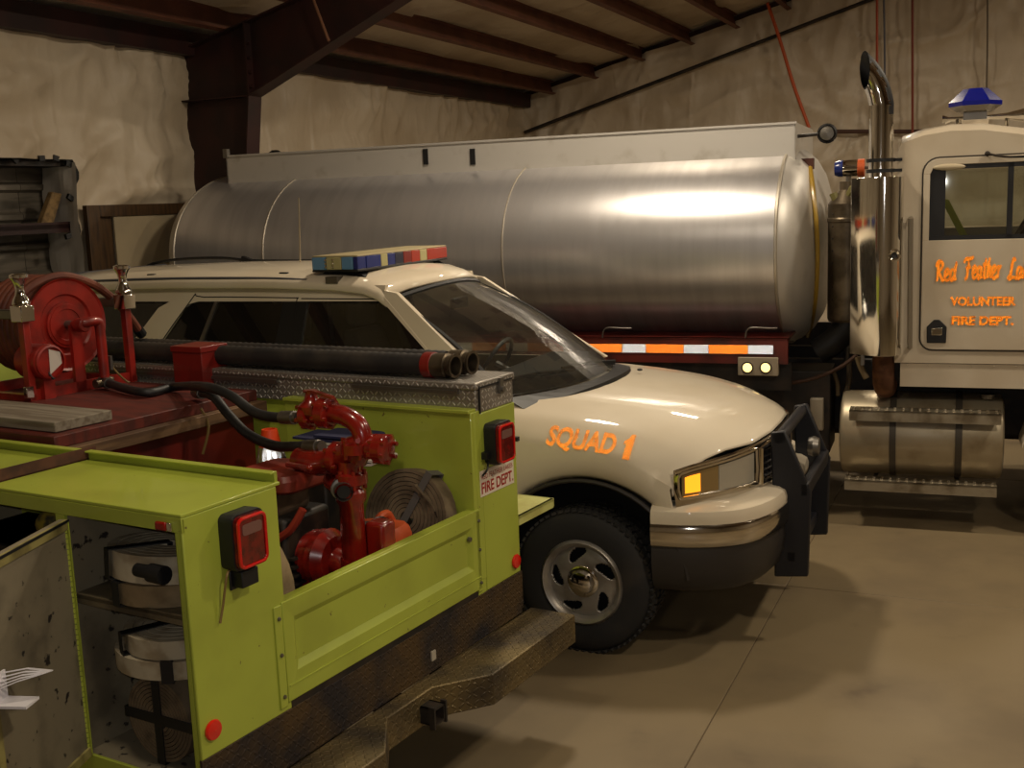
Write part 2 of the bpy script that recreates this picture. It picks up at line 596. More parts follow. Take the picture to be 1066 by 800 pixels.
m = MB(); m.box(EAVE_X - .28, EAVE_X + .04, HY0, HY1 + .1, HZ1 - .03, HZ1 + .015)
m.obj('opening_head', M_DARK, wl)


def edge(u, v):
    return (EAVE_X - .28 + u, HY1 + .05 - u * .12 + .03 * noise.noise(Vector((u * 6, v * 4, 2))), v)


sheet(0, .43, 0, HZ1, .045, edge, lambda u, v: True).obj('insulation_edge', mat('insulation_return', (214, 206, 196), .5, bump=.01, bscale=8), wl, sharp=None)
for px, py in ((68, 171), (70, 206), (68, 246), (12, 166), (40, 165), (55, 165)):
    p = HALL.at(px, py, 0, -7.36)
    MB().box(-.012, .014, -.03, .03, -.022, .022, Matrix.Translation((EAVE_X + .10, p.y, p.z)) @ Matrix.Rotation(R(random.uniform(-50, 50)), 4, 'X')).obj('tape_tab', M_BLACK, wl)
# roof: facing between the purlins
m = MB()
m.add(*(lambda n: ([p for p in n], [(0, 1, 2, 3), (3, 2, 4, 5)]))([(EAVE_X - .3, -24, roof_z(EAVE_X - .3) + .21), (EAVE_X - .3, .3, roof_z(EAVE_X - .3) + .21), (RIDGE, .3, roof_z(RIDGE) + .21), (RIDGE, -24, roof_z(RIDGE) + .21), (FAR_X + .3, .3, roof_z(FAR_X + .3) + .21), (FAR_X + .3, -24, roof_z(FAR_X + .3) + .21)]))


def roofpt(u, v):
    d = .05 * noise.noise(Vector((u * .8, v * .5, 77))) + .03 * (1 - abs(noise.noise(Vector((u * 1.2, v * .4, 7))))) ** 4
    return (u, v, roof_z(u) + .20 + d)


ce = struct(sheet(EAVE_X - .3, FAR_X + .3, -24, .3, .16, roofpt, lambda u, v: True).obj('ceiling', M_FOIL, sharp=None), HALL)
ce.data.polygons.foreach_set('use_smooth', [True] * len(ce.data.polygons))


def zee(x, up):
    t = math.atan(SLOPE) * up
    c = math.cos(t); z0 = roof_z(x)
    pl = [(-.035, 0), (.03, 0), (.03, .01), (-.025, .01), (-.025, .19), (.035, .19), (.035, .20), (-.035, .20)]
    return [(x + a * c - b * math.sin(t), z0 + b + a * math.tan(t)) for a, b in pl]


px_ = [578, 623, 673, 722, 769]
pz_ = [97, 79, 61, 38, 18]
PX = [HALL.at(a, b, 1, -.1).x for a, b in zip(px_, pz_)]
x = PX[-1]
while x + .76 < RIDGE: x += .76; PX.append(x)
for x in PX:
    for xx, up in ((x, 1), (2 * RIDGE - x, -1)):
        MB().loft([[(a, -23.9, b) for a, b in zee(xx, up)], [(a, -.12, b) for a, b in zee(xx, up)]]).obj('purlin', M_PURLIN, ce, sharp=20)
MB().box(EAVE_X - .06, EAVE_X + .24, -23.9, -.1, EAVE_Z - .03, EAVE_Z + .19).obj('eave_strut', M_BEAM, ce)
for sgn, a, b in ((1, EAVE_X, RIDGE), (-1, RIDGE, FAR_X)):      # gable rafter along the end wall
    MB().prism([(a, -.1, roof_z(a) + .0), (b, -.1, roof_z(b) + .0), (b, -.1, roof_z(b) + .2), (a, -.1, roof_z(a) + .2)], (0, .05, 0)).obj('gable_rafter', M_BEAM, ce)


# steel portal frame: tapered column and haunched rafter, welded I-sections
def portal(yf):
    t = thing('portal_frame', 'dark red tapered steel column and rafter frame at the eave wall', 'steel frame', HALL, (EAVE_X + .4, yf, 0))
    ox = EAVE_X + .4
    kn = HALL.at(265, 100, 1, -8.5); k2 = HALL.at(262, 155, 1, -8.5); rf = HALL.at(415, 3, 1, -8.5)
    xi, zi = kn.x, kn.z
    slope2 = (rf.z - zi) / (rf.x - xi)
    tx = rf.x + .6; tz = zi + slope2 * (tx - xi)
    base_in = EAVE_X + .42
    xo = EAVE_X - .02
    L = lambda x, z, y=0: (x - ox, y, z)
    # webs
    MB().prism([L(xo, 0, -.006), L(base_in, 0, -.006), L(xi, zi, -.006), L(xi, roof_z(xi) - .02, -.006), L(xo, roof_z(xo) - .02, -.006)], (0, .012, 0)).obj('column_web', M_BEAM, t)
    MB().prism([L(xi, zi, -.006), L(tx, tz, -.006), L(RIDGE, roof_z(RIDGE) - .5, -.006), L(RIDGE, roof_z(RIDGE) - .02, -.006), L(xi, roof_z(xi) - .02, -.006)], (0, .012, 0)).obj('rafter_web', M_BEAM, t)

    def plate(a, b, w, th, nm, mt=M_BEAM):
        a, b = Vector(a), Vector(b); d = (b - a).normalized(); nrm = Vector((-d.z, 0, d.x)) * th / 2
        y = Vector((0, w / 2, 0))
        MB().hexa([a - nrm - y, b - nrm - y, b - nrm + y, a - nrm + y], [a + nrm - y, b + nrm - y, b + nrm + y, a + nrm + y]).obj(nm, mt, t)
    plate(L(base_in, 0), L(xi, zi), .2, .014, 'column_flange')
    plate(L(xo, 0), L(xo, roof_z(xo)), .2, .014, 'column_flange')
    plate(L(xi, zi), L(tx, tz), .2, .014, 'rafter_flange')
    plate(L(tx, tz), L(RIDGE, roof_z(RIDGE) - .5), .2, .014, 'rafter_flange')
    plate(L(xo, roof_z(xo) - .012), L(RIDGE, roof_z(RIDGE) - .012), .2, .014, 'rafter_flange')
    plate(L(xo + .12, zi + .0), L(xi, zi), .18, .014, 'stiffener')
    plate(L(xi, zi), L(xi, roof_z(xi) - .02), .19, .02, 'splice_plate')
    s = HALL.at(340, 40, 1, -8.5); s2 = HALL.at(328, 0, 1, -8.5)
    MB().box(xo - ox - .05, base_in - ox + .05, -.15, .15, 0, .02).obj('base_plate', M_BEAM, t)
    a = HALL.at(343, 43, 1, -8.6); b = HALL.at(327, 0, 1, -8.6)
    MB().cyl((a.x - ox, -.11, a.z), (b.x - ox, -.11, b.z), .014, 8).obj('flange_brace', mat('brace_paint', (120, 80, 56), .6), t)
    for k in range(4): MB().cyl(L(xi + .02, zi + .08 + k * .13, -.08), L(xi + .05, zi + .08 + k * .13, -.08), .015, 6).obj('bolt', M_BEAM, t)
    return t


portal(-8.5)
# rod brace just under the gable and cords hanging on the end wall
a = HALL.at(546, 138, 1, -.35); b = HALL.at(900, 2, 1, -.35)
d = (b - a); e = a + d * 1.45
tag(MB().tube([a, e], .028, 8).obj('brace_rod', M_DARK), 'thin dark steel brace rod sloping under the gable roof', 'rod', frame=HALL)
a = HALL.at(857, 137, 1, -.3); b = HALL.at(958, 137, 1, -.3)
tag(MB().tube([a, a + (b - a) * 3.4], .03, 8).obj('conduit_pipe', mat('conduit_paint', (74, 48, 38), .6)), 'dark horizontal pipe along the draped end wall behind the tractor cab', 'pipe', frame=HALL)
for i, (pts, r, col, nm, lab) in enumerate((
        (((799, 3), (812, 42), (826, 88), (839, 124)), .024, (196, 84, 36), 'air_hose', 'orange hose slanting down behind the tank front'),
        (((913, -10), (913, 60), (913, 130)), .018, (176, 76, 44), 'cord', 'orange cord hanging behind the exhaust stack tip'),
        (((920, -10), (921, 60), (921, 136)), .014, (92, 92, 100), 'cord', 'grey cord hanging beside the orange one behind the exhaust stack'),
        (((950, -10), (950, 70), (950, 136)), .018, (128, 58, 38), 'cord', 'rust red cord hanging down to the wall pipe'),
        (((1028, -10), (1028, 40), (1027, 96)), .012, (104, 92, 76), 'cord', 'thin grey cord hanging behind the blue beacon'))):
    P = [HALL.at(q[0], q[1], 1, -.42) for q in pts]
    P = [P[0] + (P[0] - P[1]).normalized() * .25] + P if False else P
    low = P[-1] + (P[-1] - P[-2]) * .25
    tag(MB().tube(smooth(P + [low], 4), r, 8).obj(nm, mat('cord_%d' % i, col, .5)), lab, 'hose' if i == 0 else 'cord', frame=HALL)

# the other two sides of the hall, behind and beside the camera
struct(MB().box(EAVE_X - .3, FAR_X + .3, -24.3, -24.0, 0, 3.95).prism([(EAVE_X, -24.2, 3.9), (FAR_X, -24.2, 3.9), (RIDGE, -24.2, roof_z(RIDGE) + .1)], (0, .2, 0)).obj('wall_front', M_FOIL), HALL)
struct(MB().box(FAR_X, FAR_X + .3, -24.0, .3, 0, 4.1).obj('wall_right', M_FOIL), HALL)
# framed panel leaning on the eave wall
t0 = HALL.at(90, 214, 0, -7.22); lo = HALL.at(97, 286, 1, t0.y)
ln = math.atan2(lo.x - t0.x, t0.z - lo.z)
ft = HALL.at(190, 211, 0, -7.22)
Hh = t0.z / math.cos(ln); Wd = 1.75
fp = thing('framed_panel', 'brown wood framed pale panel leaning on the wall beside the steel column', 'panel', HALL, (t0.x + t0.z * math.tan(ln), t0.y, 0), rot=Matrix.Rotation(-ln, 4, 'Y'))
M_STILE = mat('brown_timber', (78, 54, 26), .6, var=(54, 36, 18), vscale=6, stretch=(1, 6, .6))
MB().box(-.05, 0, .0, .15, 0, Hh).obj('stile', M_STILE, fp, bevel=.004)
MB().box(-.10, -.05, .13, .33, 0, Hh - .02).obj('stile', M_STILE, fp, bevel=.004)
MB().box(-.05, 0, Wd - .15, Wd, 0, Hh).obj('stile', M_STILE, fp, bevel=.004)
MB().box(-.05, 0, .15, Wd - .15, Hh - .10, Hh).obj('rail', M_STILE, fp, bevel=.004)
MB().box(-.05, 0, .15, Wd - .15, 0, .14).obj('rail', M_STILE, fp, bevel=.004)
MB().box(-.035, -.02, .33, Wd - .15, .14, Hh - .10).obj('panel_board', mat('pale_board', (176, 160, 130), .6, var=(150, 138, 116), vscale=1.2), fp)
# offcut standing on the girt in the cut-away
p = HALL.at(49, 231, 0, -7.42)
q = HALL.at(57, 199, 0, -7.42)
m = MB(); dy = (q.y - p.y)
m.prism([(-.02, -.09, 0), (-.02, .05, 0), (-.03, dy + .07, q.z - p.z), (-.03, dy - .03, q.z - p.z + .02)], (.06, 0, 0))
tag(m.obj('timber_offcut', mat('tan_offcut', (140, 112, 70), .8, var=(100, 78, 48), vscale=14), bevel=.008), 'tan rough wood offcut standing on the red girt of the bare siding', 'wood offcut', frame=HALL, p=(-7.44, p.y, gz + .012))
# ================================================================== tanker lorry
M_ALU = mat('mill_aluminium', (206, 204, 206), .33, .8, var=(194, 192, 194), vscale=2.0, stretch=(5, .6, .5), vlo=.35, vhi=.7, bump=.0012, bscale=22, bstretch=(9, .5, .5), rvar=.05)
M_ALU2 = mat('box_aluminium', (206, 202, 196), .45, .5, var=(180, 174, 164), vscale=5, vlo=.55, vhi=.8)
M_CABW = mat('cab_white', (204, 192, 172), .5, var=(194, 180, 158), vscale=2, coat=.4, spec=.25)
M_REDSILL = mat('sill_red', (96, 26, 18), .4, var=(60, 20, 16), vscale=4)
M_TAPEW = mat('white_tape', (.97, .97, .97), .078, 1.0, srgb=False)
M_TAPEO = mat('red_orange_tape', (.98, .58, .26), .085, 1.0, srgb=False)
M_COLLAR = mat('white_collar', (.92, .92, .92), .4, srgb=False)
M_MARKER = mat('emissive_marker', (255, 225, 150), .4, emit=(255, 214, 130), estr=2.2)  # marker lens colour with its own emission
tk = thing('tanker_lorry', 'silver aluminium tank lorry with white cab and polished exhaust stack', 'truck', TANK)
YC, ZC, SA, SB = 1.2, 2.0, 1.2, .775
X0, X1 = -6.28, -1.10


def ell(x, k=1.0, n=72, dy=0, dz=0):
    out = []
    for i in range(n):
        a = 2 * PI * i / n
        c, s_ = math.cos(a), math.sin(a)
        e = .92
        out.append((x, YC + math.copysign(abs(c) ** e, c) * SA * k, ZC + math.copysign(abs(s_) ** e, s_) * SB * k))
    return out


barrel = MB().loft([ell(X0 + (X1 - X0) * i / 12) for i in range(13)], True, False).obj('tank_barrel', M_ALU, tk, sharp=50)
for nm, xr, sg in (('tank_head', X1, 1), ('tank_head', X0, -1)):
    MB().loft([ell(xr + sg * b, k) for k, b in ((1.0, 0), (.985, .04), (.95, .09), (.88, .15), (.75, .21), (.5, .27), (.25, .30), (.01, .305))], True, False).obj(nm, M_ALU2, tk, sharp=50)
for xr in (X0 + .01, TANK.at(272, 245, 1, 0).x, TANK.at(522, 250, 1, 0).x, X1):
    MB().tube([Vector(p) for p in ell(xr, 1.003)] + [Vector(ell(xr, 1.003)[0])], .007 if abs(xr - X1) > .02 else .013, 6, False).obj('weld_seam', mat('weld_bead', (186, 178, 164), .4, .7), barrel)
# top coaming
by0, by1 = .6, 1.85
c0, c1 = TANK.at(235, 160, 1, by0), TANK.at(828, 130, 1, by0)
bt = .5 * (c0.z + c1.z)
tb = MB()
tb.box(c0.x, c1.x, by0, by0 + .012, 2.60, bt).box(c0.x, c1.x, by1 - .012, by1, 2.60, bt).box(c0.x, c0.x + .012, by0, by1, 2.60, bt).box(c1.x - .012, c1.x, by0, by1, 2.45, bt)
cm = tb.obj('top_coaming', M_ALU2, tk)
MB().box(c0.x - .01, c1.x + .01, by0 - .012, by0 + .02, bt - .012, bt + .004).obj('coaming_lip', M_ALU2, cm)
for px in (443, 492):
    p = TANK.at(px, 162, 1, by0 - .005)
    MB().box(p.x - .022, p.x + .022, by0 - .012, by0 + .004, p.z - .075, p.z + .055).obj('drain_slot', M_BLACK, cm)
p = TANK.at(286, 153, 1, 1.2)
MB().lathe([(.01, 0), (.075, 0), (.075, .03), (.03, .06), (.01, .06)], (p.x, 1.2, bt), n=14).obj('vent_cap', M_BLACK, tk)
MB().cyl((p.x, 1.2, 2.7), (p.x, 1.2, bt), .03, 8).obj('vent_pipe', M_DARK, tk)
p = TANK.at(236, 157, 1, by0)
MB().box(p.x - .03, p.x + .01, by0 - .02, by0 + .03, bt - .02, bt + .06).obj('hose_hook', M_STEEL, tk)
# round mirror and bracket at the front of the coaming
p = TANK.at(861, 139, 1, .75)
mr = MB().lathe([(.062, -.012), (.075, 0), (.062, .012), (.055, 0), (.062, -.012)], p, 'y', 18, False).obj('work_lamp', M_BLACK, tk)
MB().lathe([(.001, -.03), (.05, -.02), (.058, 0), (.001, .002)], p, 'y', 18).obj('lamp_shell', M_STEEL, mr)
MB().cyl((c1.x - .02, .75, p.z - .01), (p.x - .06, .75, p.z), .014, 8).obj('lamp_arm', M_DARK, mr)
# sight hose on the front head
def on_head(a, b):
    best = None
    for k in range(60):
        q = TANK.at(a, b, 1, .05 + k * .038)
        rr_h = math.sqrt(((q.y - YC) / SA) ** 2 + ((q.z - ZC) / SB) ** 2)
        if rr_h > 1: continue
        e = abs(q.x - X1 - lerp([0, .5, .75, .88, .95, 1.0], [.305, .27, .21, .15, .09, 0], rr_h) - .02)
        if best is None or e < best[0]: best = (e, q)
    return best[1] if best else TANK.at(a, b, 1, 1.0)


pts = [on_head(a, b) for a, b in ((843, 172), (846, 195), (850, 235), (851, 275), (848, 320), (841, 350))]

MB().tube(smooth(pts, 4), .018, 8).obj('sight_hose', mat('yellowed_hose', (150, 120, 40), .3), tk)
q = pts[0]
MB().box(q.x - .06, q.x + .03, q.y - .04, q.y + .04, q.z - .03, q.z + .05).obj('hose_clamp', mat('rust_clamp', (70, 32, 20), .6), tk)
# sill with tape of prismatic sheeting
sz0, sz1 = TANK.at(700, 378, 1, .05).z, TANK.at(700, 352, 1, .05).z
sill = MB().box(X0 + .1, -1.02, .06, .11, sz0, sz1).obj('side_sill', M_REDSILL, tk)
MB().box(X0 + .1, -1.02, .06, .6, sz1 - .02, sz1).obj('sill_shelf', M_REDSILL, tk)
tz0, tz1 = TANK.at(750, 368.3, 1, .055).z, TANK.at(750, 359.3, 1, .055).z
x = TANK.at(805, 362, 1, .055).x; k = 0
while x > X0 + .5:
    w = .185 if k % 2 == 0 else .29
    cube_corners(x - w, x, tz0, tz1, .054).obj('tape_segment', M_TAPEW if k % 2 == 0 else M_TAPEO, sill, sharp=None)
    x -= w; k += 1
for px in (640, 790):
    p = TANK.at(px, 352, 1, .05); q = TANK.at(px, 342, 1, .05)
    MB().tube(smooth([(p.x - .10, .06, p.z), (p.x - .07, .05, q.z), (p.x + .07, .05, q.z), (p.x + .13, .06, q.z)], 4), .006, 6).obj('grab_wire', M_STEEL, sill)
a, b = TANK.at(768, 372, 1, .05), TANK.at(810, 392, 1, .05)
lb = MB().box(a.x, b.x, .05, .12, b.z, a.z).obj('marker_box', mat('box_grey', (150, 138, 118), .5), tk, bevel=.006)
for px in (778, 797):
    p = TANK.at(px, 383, 1, .045)
    MB().lathe([(.001, -.012), (.028, -.008), (.034, .0), (.034, .02)], (p.x, .045, p.z), 'y', 16).obj('marker_lamp', M_MARKER, lb, label='glowing amber white marker lamp')
    MB().lathe([(.034, -.004), (.044, -.004), (.044, .02), (.034, .02)], (p.x, .045, p.z), 'y', 16, False).obj('lamp_bezel', M_BLACK, lb)
# cradles and chassis
for x in (-5.6, -3.6, -1.5):
    MB().prism([(x, .25, 1.12), (x, 2.15, 1.12), (x, 1.9, 1.45), (x, .5, 1.45)], (.12, 0, 0)).obj('tank_cradle', M_REDSILL, tk)
for y in (.78, 1.54):
    MB().box(-6.35, 2.6, y, y + .09, .84, 1.12).obj('chassis_rail', M_DARK, tk)
for x in (-5.9, -4.2, -2.4, -.9, 1.0):
    MB().box(x, x + .08, .8, 1.6, .88, 1.08).obj('cross_member', M_DARK, tk)
MB().box(-6.3, -1.0, .12, .16, .98, sz0).obj('skirt_panel', M_DARK, tk)
MB().box(-6.3, .6, 2.2, 2.24, .42, 1.25).obj('light_block_skirt', M_DARK, tk)  # unseen dark sheet added to block light from behind the lorry
MB().box(-2.6, -.74, .3, .74, .48, 1.1).obj('dark_filler_box', M_DARK, tk, bevel=.01)  # dark box added to black out the bright gap under the tank
MB().box(-.9, 1.6, .9, 1.5, .5, .95).obj('gearbox', M_DARK, tk, bevel=.05)
MB().cyl((-3.45, 1.2, .55), (-.9, 1.2, .7), .06, 12).obj('drive_shaft', M_DARK, tk)
MB().box(-.72, .8, 1.66, 2.18, .42, 1.0).obj('far_tank', M_DARK, tk, bevel=.08)


def lorry_wheel(x, y, w, r, nm='wheel'):
    s = -1 if y < 1 else 1
    o = MB().lathe([(r * .56, -w / 2), (r * .92, -w / 2 * .98), (r, -w / 2 * .7), (r, w / 2 * .7), (r * .92, w / 2 * .98), (r * .56, w / 2), (r * .56, -w / 2)], (x, y, r), 'y', 36, False).obj(nm, M_RUBBER, tk, sharp=40)
    MB().lathe([(.001, s * w * .10), (r * .2, s * w * .12), (r * .22, s * w * .34), (r * .30, s * w * .34), (r * .34, s * w * .05), (r * .5, s * w * .1), (r * .57, s * w * .46), (r * .57, -s * w * .46)], (x, y, r), 'y', 28, False).obj('wheel_disc', M_STEEL, o)
    return o


for x in (-4.75, -3.45):
    for y in (.24, .56, 1.86, 2.18): lorry_wheel(x, y, .27, .5)
    MB().cyl((x, .3, .5), (x, 2.1, .5), .09, 12).obj('axle', M_DARK, tk)
for y in (.22, 2.18): lorry_wheel(1.16, y, .29, .52)
MB().cyl((1.16, .3, .52), (1.16, 2.1, .52), .07, 12).obj('axle', M_DARK, tk)
# fuel tank with straps and perforated steps
f0, f1 = TANK.at(873, 460, 1, .06), TANK.at(1046, 460, 1, .06)
ft_, fb_ = TANK.at(950, 409, 1, .3), TANK.at(950, 500, 1, .15)
fr = (ft_.z - fb_.z) / 2; fz = (ft_.z + fb_.z) / 2; fy = .04 + fr
M_FUEL = mat('fuel_aluminium', (178, 166, 142), .4, .6, var=(146, 130, 102), vscale=4, vlo=.45, vhi=.75, rvar=.15)
fuel = MB().lathe([(.001, f0.x + .0), (fr * .8, f0.x + .0), (fr * .96, f0.x + .012), (fr, f0.x + .035), (fr, f1.x - .035), (fr * .96, f1.x - .012), (fr * .8, f1.x), (.001, f1.x)], (0, fy, fz), 'x', 48).obj('fuel_tank', M_FUEL, tk, sharp=30)
for px in (929, 998):
    x = TANK.at(px, 460, 1, .05).x
    MB().lathe([(fr + .004, x - .022), (fr + .012, x - .022), (fr + .012, x + .022), (fr + .004, x + .022), (fr + .004, x - .022)], (0, fy, fz), 'x', 40, False).obj('tank_strap', mat('strap_grey', (84, 78, 70), .5, .5), fuel)
MB().lathe([(.05, 0), (.055, .03), (.03, .035), (.001, .035)], (TANK.at(1028, 424, 1, .2).x, fy - .08, fz + fr - .02), n=14).obj('filler_cap', M_STEEL, fuel)
M_STEP = mat('step_aluminium', (170, 160, 140), .45, .8, var=(120, 108, 88), vscale=6)
for (xa, xb, py, yy) in ((884, 1043, 426, -.02), (879, 1038, 500, .02)):
    a, b = TANK.at(xa, py, 1, yy), TANK.at(xb, py, 1, yy)
    zt = .5 * (TANK.at(xa, py, 1, yy).z + TANK.at(xb, py + 7, 1, yy).z)
    st = MB().box(a.x, b.x, yy, yy + .16, zt - .012, zt).box(a.x, b.x, yy, yy + .012, zt - .075, zt).obj('step', M_STEP, fuel)
    m = MB()
    for i in range(18):
        xx = a.x + (b.x - a.x) * (i + .5) / 18
        for j in range(2):
            m.lathe([(.014, 0), (.011, .008), (.006, .008), (.006, .001)], (xx, yy + .04 + j * .06, zt), n=8, caps=False)
    m.obj('tread_holes', M_STEP, st, kind='stuff')
    for px in (.2, .75):
        xx = a.x + (b.x - a.x) * px
        MB().box(xx - .015, xx + .015, yy + .1, fy, zt - .04, zt - .012).obj('step_bracket', M_STEEL, st)
# cab --------------------------------------------------------------
CY0, CY1 = .05, 2.3
roof = [(-.285, 2.66), (-.26, 2.72), (-.12, 2.765), (.05, 2.785), (.25, 2.78), (.5, 2.735), (.8, 2.67), (1.0, 2.60)]
rk = TANK.at(1000, 404, 1, CY0).z
WX0, WX1, WZ0, WZ1 = -.075, .80, TANK.at(1000, 249, 1, CY0).z, TANK.at(1000, 171, 1, CY0).z


def side(y, sgn):
    m = MB(); t = .05 * sgn
    P = lambda *pp: [(x, y, z) for x, z in pp]
    m.prism(P((-.285, rk + .17), (1.25, rk + .17), (1.25, WZ0), (-.285, WZ0)), (0, t, 0))
    m.prism(P((-.285, WZ0), (WX0, WZ0), (WX0, WZ1), (-.285, WZ1)), (0, t, 0))
    m.prism(P((WX1, WZ0), (1.25, WZ0), (1.05, WZ1), (WX1 - .08, WZ1)), (0, t, 0))
    m.prism(P((-.285, WZ1), *[(x, z - .0) for x, z in [(1.05, WZ1)]], *[(x, z) for x, z in reversed(roof)]), (0, t, 0))
    return m


MB_cab = side(CY0, 1)
cab = MB_cab.obj('cab_side', M_CABW, tk, sharp=20)
side(CY1, -1).obj('cab_side', M_CABW, tk, sharp=20)
MB().loft([[(x, CY0 + .03 * (i == 0) - (.0), z - (.05 if i in (0,) else 0)) for x, z in roof] for i in (0,)] + [[(x, y, z + dz) for x, z in roof] for y, dz in ((CY0, 0), (CY0 + .04, .03), (CY0 + .15, .05), (CY0 + .5, .065), (1.17, .07), (CY1 - .5, .065), (CY1 - .15, .05), (CY1 - .04, .03), (CY1, 0))], False, False).obj('cab_roof', M_CABW, tk, sharp=60)
MB().box(-.285, -.25, CY0 + .05, CY1 - .05, rk + .17, 1.95).obj('cab_back', M_CABW, tk)
MB().box(-.285, -.25, CY0 + .05, CY1 - .05, 2.45, 2.75).obj('cab_back', M_CABW, tk)
for y in (CY0 + .05, CY1 - .5): MB().box(-.285, -.25, y, y + .45, 1.95, 2.45).obj('cab_back', M_CABW, tk)
MB().box(-.255, 1.25, CY0 + .05, CY1 - .05, rk + .17, rk + .24).obj('cab_floor', M_DARK, tk)
sk = MB().box(-.245, 1.0, CY0 + .01, CY0 + .05, rk, rk + .165).obj('cab_skirt', M_CABW, tk)
for i in range(9):
    MB().ball((-.2 + i * .14, CY0 + .008, rk + .155), .007, 8, 4).obj('rivet', M_CABW, sk)
MB().box(-.285, 1.2, CY0 + .1, CY1 - .1, rk + .05, rk + .17).obj('cab_mount', M_DARK, tk)
# door, its seal, lettering and handle
dx0, dz0, dz1 = TANK.at(958, 365, 1, CY0).x, TANK.at(1000, 364, 1, CY0).z, TANK.at(1000, 164, 1, CY0).z
DX1 = 1.05


def rounded(x0, x1, z0, z1, rl, ru):
    out = []
    for k in range(7):
        a = R(180 + 90 * k / 6); out.append((x0 + rl + rl * math.cos(a), z0 + rl + rl * math.sin(a)))
    out += [(x1, z0), (x1, z1)]
    for k in range(7):
        a = R(90 + 90 * k / 6); out.append((x0 + ru + ru * math.cos(a), z1 - ru + ru * math.sin(a)))
    return out


M_SEAL = mat('door_seal', (60, 54, 48), .7)
outl = rounded(dx0, DX1, dz0, dz1, .08, .10)


def rim_strip(poly, w, y, th):
    cx = sum(p[0] for p in poly) / len(poly); cz = sum(p[1] for p in poly) / len(poly)
    m = MB(); n = len(poly)
    inn = []
    for i, (x, z) in enumerate(poly):
        a, b = Vector(poly[i - 1]), Vector(poly[(i + 1) % n]); d = (b - a).normalized()
        nn = Vector((-d.y, d.x)); inn.append((x + nn.x * w, z + nn.y * w))
    m.loft([[(x, y, z) for x, z in poly], [(x, y, z) for x, z in inn], [(x, y + th, z) for x, z in inn], [(x, y + th, z) for x, z in poly], [(x, y, z) for x, z in poly]], True, False)
    return m


door = MB()
yd = CY0 - .012
low = [p for p in outl if p[1] < (dz0 + dz1) / 2]
door.prism([(x, yd, z) for x, z in low[:8]] + [(DX1, yd, WZ0 - .005), (dx0, yd, WZ0 - .005)], (0, .014, 0))
door.prism([(x, yd, z) for x, z in ((dx0, WZ0 - .005), (WX0, WZ0 - .005), (WX0, WZ1 - .06), (dx0, WZ1 - .06))], (0, .014, 0))
up = [p for p in outl if p[1] > (dz0 + dz1) / 2 and p[0] < .5]
door.prism([(x, yd, z) for x, z in [(dx0, WZ1 - .06), (WX0, WZ1 - .06), (WX0 + .02, WZ1 - .02), (WX0 + .06, WZ1), (DX1, WZ1), (DX1, dz1)] + up], (0, .014, 0))
dr = door.obj('door', M_CABW, tk, sharp=20, bevel=.003)
rim_strip(rounded(dx0 - .012, DX1 + .012, dz0 - .012, dz1 + .012, .09, .11), .010, CY0 - .004, .006).obj('door_seal', M_SEAL, dr)
wf = MB()
wf.box(WX0 - .0, WX1, CY0 - .006, CY0 + .03, WZ0 - .005, WZ0 + .025).box(WX0, WX1, CY0 - .006, CY0 + .03, WZ1 - .03, WZ1).box(WX0, WX0 + .10, CY0 - .0, CY0 + .03, WZ0, WZ1).box(.41, .445, CY0 - .006, CY0 + .03, WZ0, WZ1)
wf.obj('window_frame', M_BLACK, dr)
MB().box(WX0 + .02, WX1, CY0 + .012, CY0 + .016, WZ0 + .01, WZ1 - .01).obj('window_pane', glass('cab_glass', (.86, .88, .84)), dr)
MB().box(WX0 + .02, WX1, CY1 - .016, CY1 - .012, WZ0 + .01, WZ1 - .01).obj('window_pane', glass('cab_glass', (.86, .88, .84)), tk)
MB().ball((0, 0, 0), 1, 18, 8, (.105, .018, .022)).obj('sun_visor', mat('visor_cream', (190, 176, 148), .5), dr).location = (TANK.at(988, 174, 1, CY0).x, CY0 - .01, TANK.at(988, 174, 1, CY0).z)
hp = TANK.at(975, 346, 1, CY0 - .015)
hs = .062; hb = .075
pent = [(-hs, -hb), (hs, -hb), (hs * 1.05, hb * .5), (hs * .3, hb * 1.15), (-hs * .3, hb * 1.15), (-hs * 1.05, hb * .5)]
hd = MB().prism([(hp.x + x, CY0 - .022, hp.z + z) for x, z in pent], (0, .012, 0)).obj('door_handle', M_BLACK, dr, bevel=.005)
MB().box(hp.x - .035, hp.x + .035, CY0 - .034, CY0 - .02, hp.z - .02, hp.z + .03).obj('handle_paddle', M_CHROME, hd, bevel=.005)
ux = (1, 0, 0); uz = (0, 0, 1)
a, b = TANK.at(989, 318.5, 1, yd), TANK.at(1057.5, 318.5, 1, yd)
sheeting(text('lettering', 'VOLUNTEER', M_ORANGE, dr, (a.x, yd - .002, a.z), ux, uz, .062, b.x - a.x, .045), M_ORANGE, .0028, .003)
a, b = TANK.at(990.5, 338.5, 1, yd), TANK.at(1055, 338.5, 1, yd)
sheeting(text('lettering', 'FIRE DEPT.', M_ORANGE, dr, (a.x, yd - .002, a.z), ux, uz, .062, b.x - a.x, .045), M_ORANGE, .0028, .003)
